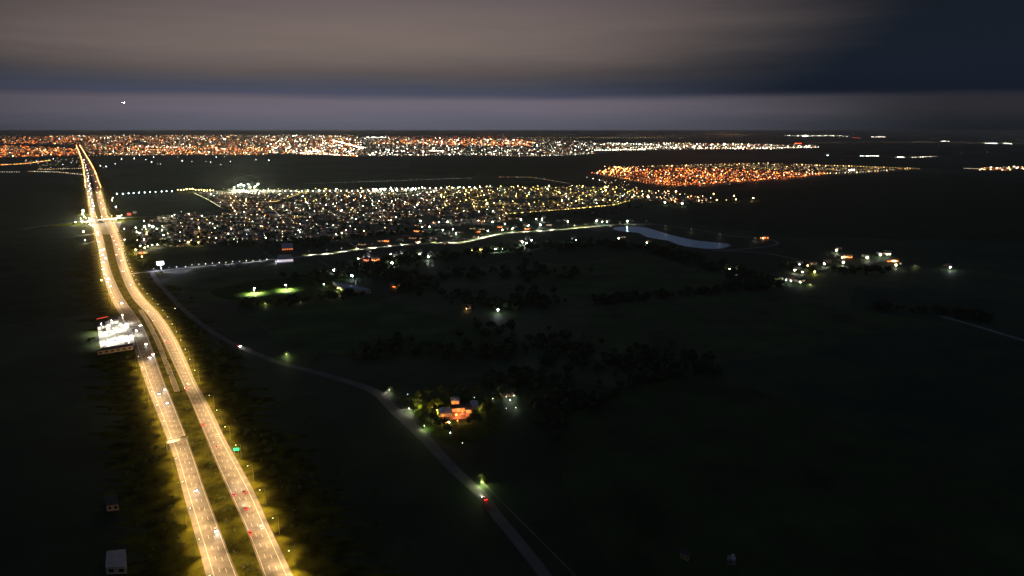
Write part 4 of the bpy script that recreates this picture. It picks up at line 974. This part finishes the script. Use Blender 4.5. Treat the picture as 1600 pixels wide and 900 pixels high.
p, q = G(151, 498, 6), G(168.5, 494.3, 6); d = q - p
root = empty('fascia_sign', (p.x, p.y, 0), math.atan2(d.y, d.x), label='long red lit fascia on posts behind the bright yard', cat='sign')
b = MB(); b.box((d.length / 2, 0, 5.2), (d.length, .5, .9), 'sign_red'); b.build('panel', root)
for k in (0, .5, 1): b = MB(); b.tube((d.length * k, 0, 0), (d.length * k, 0, 5.15), .15, .12, 'metal', 6); b.build('post', root)
for i, (x, y) in enumerate(((160, 521), (176, 516), (193, 507), (166, 536), (184, 531), (201, 526))):
    q = to_px(G(x, y) + Vector((0, 0, 12)))
    floodlight_mast(q[0], q[1], 12, 1.3, 'white_bright', 'floodlight mast standing in the bright concrete yard', 'floodlights of the bright yard', -46000, (1, .96, .78))
for x, y, c, lab in ((180, 533, 'car_black', 'dark car parked in the middle of the bright yard'), (198, 536, 'car_silver', 'silver car parked at the right end of the long shed'), (164, 541, 'car_white', 'white van parked at the left end of the long shed'), (171, 521, 'car_grey', 'grey car parked on the left side of the bright yard')):
    o = car(x, y, c, Vector((1, .2, 0)).normalized(), lab)
    for ch in list(o.children):
        if ch.type == 'LIGHT': bpy.data.objects.remove(ch)
tree(141, 537, 7, 'leaf_dark', 'dark tree left of the bright yard'); tree(146, 533, 5, 'leaf', 'small tree close to the left edge of the bright yard')
yard_lamp(158.6, 437.6, 'yellow_bright', 'yellow beacon on the left verge above the bright yard', 4, .5)

# ------------------------------------------------------------------ overpass
A, B_ = G(124, 346, 6.5), G(196, 340, 6.5); d = (B_ - A); Lb = d.length; az_ = math.atan2(d.y, d.x)
root = empty('overpass', (A.x, A.y, 0), az_, label='brightly lit road bridge crossing over the highway', cat='bridge')
b = MB(); b.box((Lb / 2, 0, 5.3), (Lb, 13, 1.2), 'concrete'); b.build('deck', root)
for y in (-6.3, 6.3): b = MB(); b.box((Lb / 2, y, 6.503), (Lb, .35, 1.0), 'concrete'); b.build('parapet', root)
for k in (.22, .36, .5, .64, .78):
    b = MB()
    for y in (-4, 0, 4): b.tube((Lb * k, y, 0), (Lb * k, y, 5.0), .55, .55, 'concrete', 10)
    b.box((Lb * k, 0, 4.9), (1.4, 11, .395), 'concrete'); b.build('pier', root)
for sx, xe in ((-1, 0), (1, Lb)):
    b = MB(); X0, X1 = xe, xe + sx * 120
    v = [(X0, -9, 0), (X0, -6.5, 6.45), (X0, 6.5, 6.45), (X0, 9, 0), (X1, -7, 0), (X1, -6.4, .1), (X1, 6.4, .1), (X1, 7, 0)]
    for f in ((1, 5, 6, 2), (0, 4, 5, 1), (2, 6, 7, 3), (0, 1, 2, 3)): b.poly([v[k] for k in (f if sx > 0 else f[::-1])], 'gravel' if f[0] == 1 else 'grass')
    b.build('ramp', root)
mw = Matrix.Translation((A.x, A.y, 0)) @ Matrix.Rotation(az_, 4, 'Z')
for i in range(9):
    p = mw @ Vector((Lb * (i + .5) / 9, 7.2, 0)); q = Vector((p.x, p.y, 13))
    yard_lamp(0, 0, 'warm_mid', 'lamp standing along the parapet of the overpass', 13, .22, 'lamps along the overpass', 'street_lamp', q, light=26000, lcol=(1, .86, .6))
for i, (k, y, c) in enumerate(((.2, -2, 'car_white'), (.28, -2, 'car_silver'), (.37, -2, 'car_red'), (.45, 2, 'car_red'), (.55, 2, 'car_white'), (.66, 2, 'car_grey'))):
    p = mw @ Vector((Lb * k, y, 0)); x, y2 = to_px((p.x, p.y, 0))
    o = car(x, y2, c, (d.normalized() * (1 if y < 0 else -1)), 'car crossing the bright overpass', 'cars crossing the overpass', 2.5); o.location.z = 6.51
for i, (x, y, c) in enumerate(((130, 329, 'green_glare'), (129, 334, 'green_glare'), (131.5, 338.5, 'green_bright'), (186.5, 338.5, 'green_glare'), (139, 341, 'warm_bright'), (137, 346, 'white_bright'), (141, 350, 'white_bright'), (145, 352.5, 'white_bright'), (134, 347, 'yellow_bright'), (128, 346, 'cool_bright'), (142, 344, 'white_glare'), (118, 347, 'cool_mid'), (130.5, 361.6, 'cool_mid'), (133, 375, 'cool_mid'))):
    gl = c.endswith('glare')
    yard_lamp(x, y, c, f'{"dazzling" if gl else "bright"} lamp of the road junction by the overpass', 12 if gl else 8, .6 if gl else .4, f'{"dazzling" if gl else "bright"} lamps of the junction by the overpass', 'street_lamp', light=60000 if gl else 16000, lcol=(1, .95, .7))
for i, (x, y, c) in enumerate(((181.5, 323.5, 'cool_bright'), (176, 309, 'white_mid'), (175, 313, 'white_bright'), (194, 357, 'cool_mid'), (194.5, 374, 'cool_mid'), (212, 355.5, 'green_bright'), (226, 354, 'green_glare'), (233, 352, 'green_glare'), (239, 354, 'green_glare'), (229, 363.5, 'yellow_bright'), (218, 364, 'green_bright'), (225, 345, 'cool_mid'), (214, 362, 'white_bright'), (245, 357, 'green_bright'))):
    yard_lamp(x, y, c, 'lamp between the overpass and the left end of the town', 8, .5 if c.endswith('glare') else .36, 'lamps between overpass and town', light=6000 if c.endswith('glare') else 1500, lcol=(.95, 1, .75))
for x, y, c, lab in ((202.5, 336.5, 'sign_red', 'red lit billboard right of the overpass'), (211, 333.8, 'roof_pale', 'unlit grey billboard beside the red one')):
    p = G(x, y + 3); root = empty('billboard', (p.x, p.y, 0), math.atan2(-p.x, p.y), label=lab, cat='billboard')
    for k in (-2.5, 2.5): b = MB(); b.tube((k, 0, 0), (k, 0, 6), .3, .25, 'metal', 6); b.build('post', root)
    b = MB(); b.box((0, .1, 5.5), (9.4, .4, 6.4), 'dark_metal'); b.build('frame', root)
    b = MB(); b.box((0, -.2, 5.8), (9, .15, 5.8), c); b.build('panel', root)

# fuel station at the left end of the town
p = G(217, 398); root = empty('fuel_station', (p.x, p.y, 0), .12, label='small yellow lit fuel station beside the highway', cat='fuel station')
b = MB(); b.box((0, 0, 5), (15, 10, .9), 'roof_pale'); b.build('canopy', root)
for x in (-6, 6):
    for y in (-3.5, 3.5): b = MB(); b.tube((x, y, 0), (x, y, 4.99), .3, .3, 'wall_white', 8); b.build('column', root)
for x in (-3, 3): b = MB(); b.box((x, 0, 0), (1, 2.2, 1.8), 'car_red'); b.build('fuel_pump', root)
b = MB(); b.box((2, 15, 0), (16, 9, 4), 'wall_white'); w_ = b.build('wall', root)
b = MB(); b.box((2, 15, 4.003), (16.4, 9.4, .4), 'roof_grey'); b.build('roof', root)
b = MB(); b.box((2, 10.44, .8), (11, .1, 2.2), 'window_warm'); b.build('window', root)
b = MB(); b.box((0, 0, 4.93), (12, 7, .06), 'yellow_dim'); b.build('ceiling_light', root)
lamp_light(root, (0, -3, 4.2), 14000, (1, .8, .3), 'POINT', radius=.5); lamp_light(root, (-14, 6, 6), 12000, (1, .85, .3), 'POINT', radius=.5)
p = G(223, 399); root = empty('price_sign', (p.x, p.y, 0), 0, label='red lit sign post of the fuel station', cat='sign')
b = MB(); b.tube((0, 0, 0), (0, 0, 4), .2, .2, 'metal', 6); b.build('post', root); b = MB(); b.box((0, 0, 4), (2.6, .4, 4), 'sign_red'); b.build('panel', root)
for i, (x, y, sz) in enumerate(((207, 389, 9), (204, 382, 7), (206, 378, 8), (209, 396, 7), (203, 399, 6), (226, 390, 6))):
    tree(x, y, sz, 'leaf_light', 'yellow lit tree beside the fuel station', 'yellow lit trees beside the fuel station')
for x, y, c in ((219, 384, 'white_bright'), (212, 390, 'yellow_bright'), (226, 387, 'warm_bright'), (231, 385, 'white_mid'), (238, 383, 'green_mid'), (246, 382, 'white_mid'), (222, 401, 'warm_mid')):
    yard_lamp(x, y, c, 'lamp around the fuel station', 6, .36, 'lamps around the fuel station', light=3500, lcol=(1, .88, .45))

# ------------------------------------------------------------------ gantry, poles and signs of the highway
p, q = G(261.5, 706), G(294.5, 697); d = q - p
root = empty('sign_gantry', (p.x, p.y, .03), math.atan2(d.y, d.x), label='pale steel sign gantry spanning the left carriageway', cat='gantry')
for x in (0, d.length): b = MB(); b.box((x, 0, 0), (.5, .5, 6.5), 'metal'); b.build('post', root)
b = MB(); b.box((d.length / 2, 0, 6.503), (d.length + .6, 1.0, .25), 'metal'); b.box((d.length / 2, 0, 7.45), (d.length + .6, .9, .2), 'metal')
for i in range(14): x = d.length * (i + .5) / 14; b.tube((x - .6, 0, 6.75), (x + .6, 0, 7.45), .07, .07, 'metal', 4, False)
b.build('truss', root)
b = MB(); b.box((d.length * .82, .62, 6.3), (4.2, .15, 2.2), 'dark_metal'); b.build('sign_panel', root)
for i, (bx, by, h) in enumerate(((302, 697, 13), (327, 720, 13))):  # curved lamp poles, built dark with a plain box on top
    p = G(bx, by); root = empty('camera_pole', (p.x, p.y, .03), 0, label=('slim dark curved pole in the median near the gantry', 'slim dark curved pole in the median, nearer than the gantry')[i], cat='pole')
    b = MB(); pts = [Vector((-.02 * k * k * .55, 0, h * k / 10)) for k in range(11)]
    for a, c in zip(pts, pts[1:]): b.tube(a, c, .22, .2, 'dark_metal', 6, False)
    b.build('shaft', root); b = MB(); b.box((pts[-1].x, 0, h), (.9, .35, .3), 'dark_metal'); b.build('pole_head', root)
p = G(370, 709); root = empty('road_sign', (p.x, p.y, .03), .15, label='green lit direction sign on the right verge of the highway', cat='sign')
for x in (-1.3, 1.3): b = MB(); b.tube((x, 0, 0), (x, 0, 4.6), .1, .1, 'metal', 6); b.build('post', root)
b = MB(); b.box((0, -.16, 2.6), (4.0, .12, 2.0), 'sign_green'); b.build('panel', root)
for x, y in ((272, 559), (268, 548)):
    pass

# ------------------------------------------------------------------ large lit house by the country road
c = G(716, 648); root = empty('house', (c.x, c.y, .04), .12, label='large rambling house with blue grey roofs and glowing orange verandas', cat='house')
def wing(x0, x1, y0, y1, h, roof, pitch, lit=(), wm='window_orange'):
    x, y, w, d = (x0 + x1) / 2, (y0 + y1) / 2, x1 - x0, y1 - y0
    b = MB(); b.box((x, y, 0), (w, d, h), 'wall_tan', skip_bottom=True); b.build('wall', root)
    b = MB(); (b.gable((x, y, h + .003), (w + 1.2, d + 1.2), pitch, roof, 0, min(d, w) * .4) if w >= d else b.gable((x, y, h + .003), (d + 1.2, w + 1.2), pitch, roof, math.pi / 2, w * .4)); b.build('roof', root)
    n = max(1, int(w / 3.2))
    for i in range(n):
        if lit == 'all' or i in lit: b = MB(); b.box((x0 + w * (i + .5) / n, y0 - .03, .3), (w / n * .55, .1, h * .6), wm); b.build('window', root)
wing(-15, -5.5, -3, 8, 3.2, 'roof_blue', 2.0, (0,)); wing(-5.4, 6.4, 6, 14, 3.4, 'roof_dark', 2.0, 'all'); wing(6.5, 11.5, 2, 12, 3.2, 'roof_dark', 1.8, 'all')
wing(11.6, 17, 8, 20, 3.0, 'roof_blue', 1.8, ()); wing(-5, 2, 22, 30, 3.2, 'roof_blue', 1.8, 'all')
b = MB(); b.poly([(-14, -9, .02), (9, -9, .02), (9, 6, .02), (-14, 6, .02)], 'wall_brick'); b.build('terrace', root)
for x, y, z, pw in ((0, 3.5, 2.4, 900), (8, 0, 2.4, 500), (-2, 19, 3, 900), (-7.5, -12, 2, 700), (5, -8, 1.8, 400)): lamp_light(root, (x, y, z), pw * 1.2, (1, .33, .11), 'POINT', radius=.25)
for x, y, k_, cc in ((713, 648, .55, 'orange_bright'), (701.3, 660, .62, 'warm_bright'), (729, 655, .4, 'orange_mid'), (715, 657, .3, 'orange_mid'), (722, 643, .35, 'orange_mid'), (692.6, 653.6, .3, 'orange_dim'), (697, 660, .3, 'orange_mid')):
    yard_lamp(x, y, cc, 'orange garden lamp on the terrace of the large house', 2.2, k_, 'orange terrace lamps of the large house', light=700, lcol=(1, .42, .14))
for x, y, cc in ((744, 652.4, 'cool_bright'), (751.6, 651.6, 'warm_mid'), (703.6, 676, 'cool_mid'), (722.6, 692, 'white_dim'), (637, 616, 'cool_dim'), (741, 621, 'cool_dim'), (827, 628, 'white_dim'), (791, 638, 'white_dim')):
    yard_lamp(x, y, cc, 'small white path lamp in the dark garden of the large house', 1.2, .36, 'small white path lamps round the large house')
yard_lamp(656, 627.6, 'yellow_glare', 'round yellow lamp among the trees left of the large house', 4, .5, light=5200, lcol=(1, .80, .10))
yard_lamp(683, 641, 'yellow_mid', 'low yellow lamp under the lit trees beside the large house', 2, .3, light=5200, lcol=(1, .80, .10)); yard_lamp(673, 646, 'yellow_dim', 'yellow ground lamp on the lawn left of the large house', 1, .2, light=3500, lcol=(1, .80, .10)); yard_lamp(753, 636, 'yellow_dim', 'yellow lamp on the right side of the large house', 2, .2, light=2500, lcol=(1, .8, .15))
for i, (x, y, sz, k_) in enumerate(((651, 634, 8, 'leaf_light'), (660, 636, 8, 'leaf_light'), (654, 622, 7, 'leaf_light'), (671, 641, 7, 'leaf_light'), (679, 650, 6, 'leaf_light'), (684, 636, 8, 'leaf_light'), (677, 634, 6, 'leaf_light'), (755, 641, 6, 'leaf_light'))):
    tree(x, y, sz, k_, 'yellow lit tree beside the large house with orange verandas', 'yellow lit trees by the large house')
for x, y, sz in ((646, 646, 9), (676, 663, 10), (684, 668, 9), (693, 666, 8), (664, 656, 8), (700, 676, 8), (740, 660, 9), (748, 664, 9), (732, 664, 7), (758, 650, 9), (764, 644, 10), (738, 622, 9), (726, 620, 9), (748, 618, 10), (700, 622, 9), (690, 616, 9), (712, 612, 9), (670, 618, 8), (640, 628, 7), (762, 630, 9)):
    tree(x, y, sz, 'leaf_dark', 'dark tree hemming in the large house with orange verandas', 'dark trees round the large house')
b = MB(); b.poly([q + Vector((0, 0, .03)) for q in catmull([G(*q) for q in ((640, 632), (700, 618), (770, 630), (785, 665), (750, 690), (700, 694), (655, 657), (640, 632))], 5)[:-1]][::-1], 'lawn'); b.build('garden', label='garden lawn around the large lit house', kind='structure')
# wooded garden with white lights to its right
house(G(792, 618), .3, 'hidden among lit trees right of the large house', None, 2, .85)
for x, y, pw in ((791, 619, 600), (782, 610, 900), (797, 624, 700), (803, 617, 700), (770, 622, 250), (806, 636, 500)):
    yard_lamp(x, y, 'white_mid' if pw > 1000 else 'green_dim', 'white garden lamp among the trees of the hidden house', 2.5, .22, 'white garden lamps of the hidden house', light=pw, lcol=(.95, 1, .8))
for i in range(26):
    x, y = rnd.gauss(792, 15), rnd.gauss(612, 9)
    tree(x, y, rnd.uniform(5, 9), 'leaf', 'leafy tree round the hidden house with white garden lights', 'trees round the hidden house')

# entrances along the country road
for i, (x, y, pw, lab) in enumerate(((639, 637.5, 3500, 'white lamp at the gate drive above the large house'), (608, 609, 1500, 'pale lamp at the upper gate of the country road'), (663, 665, 2200, 'greenish lamp at the kerb below the gate drive'), (752, 752, 4000, 'added green white lamp hidden in the bright bush low on the country road'), (447, 553, 2500, 'pale green lamp beside the lit bush on the country road'))):
    yard_lamp(x, y, 'green_dim', lab, 3.2, .16, light=pw, lcol=(1, 1, .72) if i < 2 else (.82, 1, .42))  # the lamp in the low bush is added to brighten the bush
ribbon('driveway', catmull([G(*q) for q in ((620, 643), (632, 640), (643, 639))], 4), 3.5, 'gravel', .058, label='short pale drive leaving the country road')
ribbon('driveway', catmull([G(*q) for q in ((598, 618), (606, 611), (610, 604))], 4), 3.0, 'gravel', .058, label='short upper drive leaving the country road')
for i, (x, y, sz, k_, lab) in enumerate(((757, 756, 5, 'leaf_light', 'bright green bush lit beside the red car on the country road'), (752, 748, 4, 'leaf_light', 'small lit bush behind the bright green one'), (448, 556, 5, 'leaf_light', 'pale green bush lit beside the upper country road'), (666, 660, 6, 'leaf', 'dim green tree at the kerb below the gate drive'), (610, 612, 5, 'leaf', 'tree beside the upper gate of the country road'), (624, 622, 6, 'leaf_dark', 'dark tree between the two gates'), (632, 628, 6, 'leaf_dark', 'dark tree above the gate drive'))):
    tree(x, y, sz, k_, lab)

# ------------------------------------------------------------------ trees along the highway and in the fields
def off_road(f, k, y, m): p = G(f(y, k), y); return Vector((p.x + m, p.y, 0))
for i in range(44):
    y = rnd.choice((rnd.uniform(560, 900), rnd.uniform(480, 760))); m = 12 + abs(rnd.gauss(0, 26))
    tree(0, 0, rnd.uniform(2.2, 5.5), 'leaf', 'roadside bush on the rough right verge of the highway', 'bushes on the right verge of the highway', off_road(fR, 2, y, m))
for i in range(34):
    y = rnd.uniform(560, 890); m = -9 - abs(rnd.gauss(0, 18))
    tree(0, 0, rnd.uniform(2.0, 5.0), 'leaf', 'roadside bush on the left verge of the highway', 'bushes on the left verge of the highway', off_road(fL, 1, y, m))
for i in range(16):
    y = rnd.uniform(400, 500); tree(0, 0, rnd.uniform(3, 7), 'leaf_dark', 'dark tree right of the highway above its bend', 'dark trees right of the highway bend', off_road(fR, 2, y, 14 + abs(rnd.gauss(0, 22))))
for i, (x, y, sz) in enumerate(((318, 528, 10), (322, 534, 9), (345, 545, 10), (352, 553, 11), (340, 558, 10), (360, 560, 10), (350, 570, 9), (338, 575, 8), (286, 510, 8), (281, 505, 7), (305, 516, 8), (366, 575, 8), (372, 590, 7), (388, 600, 7), (300, 470, 7), (274, 464, 6))):
    tree(x, y, sz, 'leaf_dark', 'big dark tree between the highway and the country road', 'dark trees between highway and country road')
for i in range(26):
    x, y = scatter([(380, 620), (520, 640), (640, 720), (560, 860), (470, 860), (420, 740)], 1)[0]
    tree(x, y, rnd.uniform(2.5, 5.5), 'leaf_dark', 'dark bush in the rough ground between highway and country road', 'bushes in the rough ground by the country road')
def belt(px, n, w): 
    P_ = catmull([G(*q) for q in px], 8); out = []
    for i in range(n):
        p = rnd.choice(P_); out.append(p + Vector((rnd.gauss(0, w), rnd.gauss(0, w), 0)))
    return out
W_ = []
for px, n, w in (([(565, 418), (640, 408), (720, 398), (800, 392), (880, 386), (950, 382)], 260, 26), ([(950, 384), (1010, 388), (1060, 402), (1120, 418), (1180, 438), (1205, 446)], 240, 16), ([(1205, 447), (1120, 455), (1000, 466), (930, 473)], 110, 7),
                 ([(480, 436), (540, 432), (600, 428), (660, 440)], 110, 25), ([(640, 452), (740, 470), (800, 480), (860, 470)], 120, 18), ([(770, 515), (850, 545), (920, 560), (1000, 572), (1080, 560)], 150, 22), ([(700, 430), (780, 428), (830, 432), (900, 428)], 70, 22), ([(820, 410), (826, 440), (835, 470)], 40, 5),
                 ([(560, 560), (660, 545), (780, 560)], 60, 14), ([(780, 600), (850, 590), (880, 640), (830, 690)], 70, 14), ([(380, 478), (470, 474), (560, 462)], 60, 6), ([(1220, 415), (1290, 425), (1370, 425)], 50, 10), ([(1370, 480), (1470, 490), (1540, 500)], 40, 8), ([(900, 640), (1000, 600), (1090, 580)], 50, 5), ([(420, 372), (500, 384), (440, 386)], 40, 12), ([(800, 340), (900, 336), (1000, 324)], 60, 10), ([(205, 384), (380, 384), (520, 376), (650, 361)], 130, 8)):
    W_ += belt(px, n, w)
woods('woodland', W_, 'dark belts of trees and hedges between the fields')
rough = []
for i in range(700):
    y = rnd.uniform(520, 950); s_ = rnd.choice((0, 1, 2))
    if s_ == 0: rough.append(off_road(fR, 2, y, 7 + abs(rnd.gauss(0, 30))))
    elif s_ == 1: rough.append(off_road(fL, 1, y, -5 - abs(rnd.gauss(0, 22))))
    else:
        a, c_ = G(fL(y, 2), y), G(fR(y, 1), y); rough.append(a.lerp(c_, rnd.uniform(.15, .85)))
woods('verge_scrub', rough, 'low scrub and tall grass tufts on the highway verges', .6, 1.8, 9)

# ------------------------------------------------------------------ aircraft
dv = Vector(((193 - 800) / F, cp + (450 - 160) / F * sp, -sp + (450 - 160) / F * cp)); dv.normalize()
p = Vector((0, 0, H)) + dv * 5200
root = empty('aircraft', p, math.atan2(-dv.x, dv.y) , label='approaching aircraft with dazzling landing lights low in the sky', cat='aircraft')
b = MB(); b.tube((0, -17, 0), (0, 12, 0), 1.9, 1.9, 'car_white', 12); b.tube((0, -19, -.3), (0, -17, 0), .6, 1.9, 'car_white', 12); b.tube((0, 12, 0), (0, 19, .9), 1.9, .4, 'car_white', 12); b.build('fuselage', root)
b = MB()
for sx in (-1, 1): b.poly([(sx * 1.5, -4, -.6), (sx * 17, 3, .6), (sx * 17, 4.6, .6), (sx * 1.5, 3.5, -.6)], 'car_silver'); b.poly([(sx * 1.5, -4, -.9), (sx * 1.5, 3.5, -.9), (sx * 17, 4.6, .5), (sx * 17, 3, .5)], 'car_silver')
b.build('wing', root)
b = MB(); b.poly([(-.1, 13, 1.6), (-.1, 18, 6.8), (-.1, 20, 6.8), (-.1, 18, 1.2)], 'car_white'); b.poly([(.1, 13, 1.6), (.1, 18, 1.2), (.1, 20, 6.8), (.1, 18, 6.8)], 'car_white'); b.build('tail_fin', root)
for x in (-5.4, 5.4): b = MB(); b.tube((x, -5, -2), (x, -.5, -2), 1.1, .8, 'car_grey', 10); b.build('engine', root)
for x, z, r in ((-3, -1, 1.1), (3.5, -1.2, 1.9), (-7, .6, .8)): b = MB(); b.ball((x, -6.5, z), r, 'cool_glare', 8, 5); b.build('landing_light', root)

# ------------------------------------------------------------------ night haze
m = bpy.data.materials.new('haze'); m.use_nodes = True; n = m.node_tree.nodes; n.clear()
pv = n.new('ShaderNodeVolumePrincipled'); pv.inputs['Density'].default_value = 3.6e-5; pv.inputs['Color'].default_value = (.88, .88, .74, 1); pv.inputs['Anisotropy'].default_value = .35
oo = n.new('ShaderNodeOutputMaterial'); m.node_tree.links.new(pv.outputs[0], oo.inputs['Volume']); M['haze'] = m
b = MB(); b.box((0, 0, -1.5), (2 * E + 200, 2 * E + 200, 238), 'haze'); b.build('haze', label='thin night haze over the whole plain', kind='stuff')
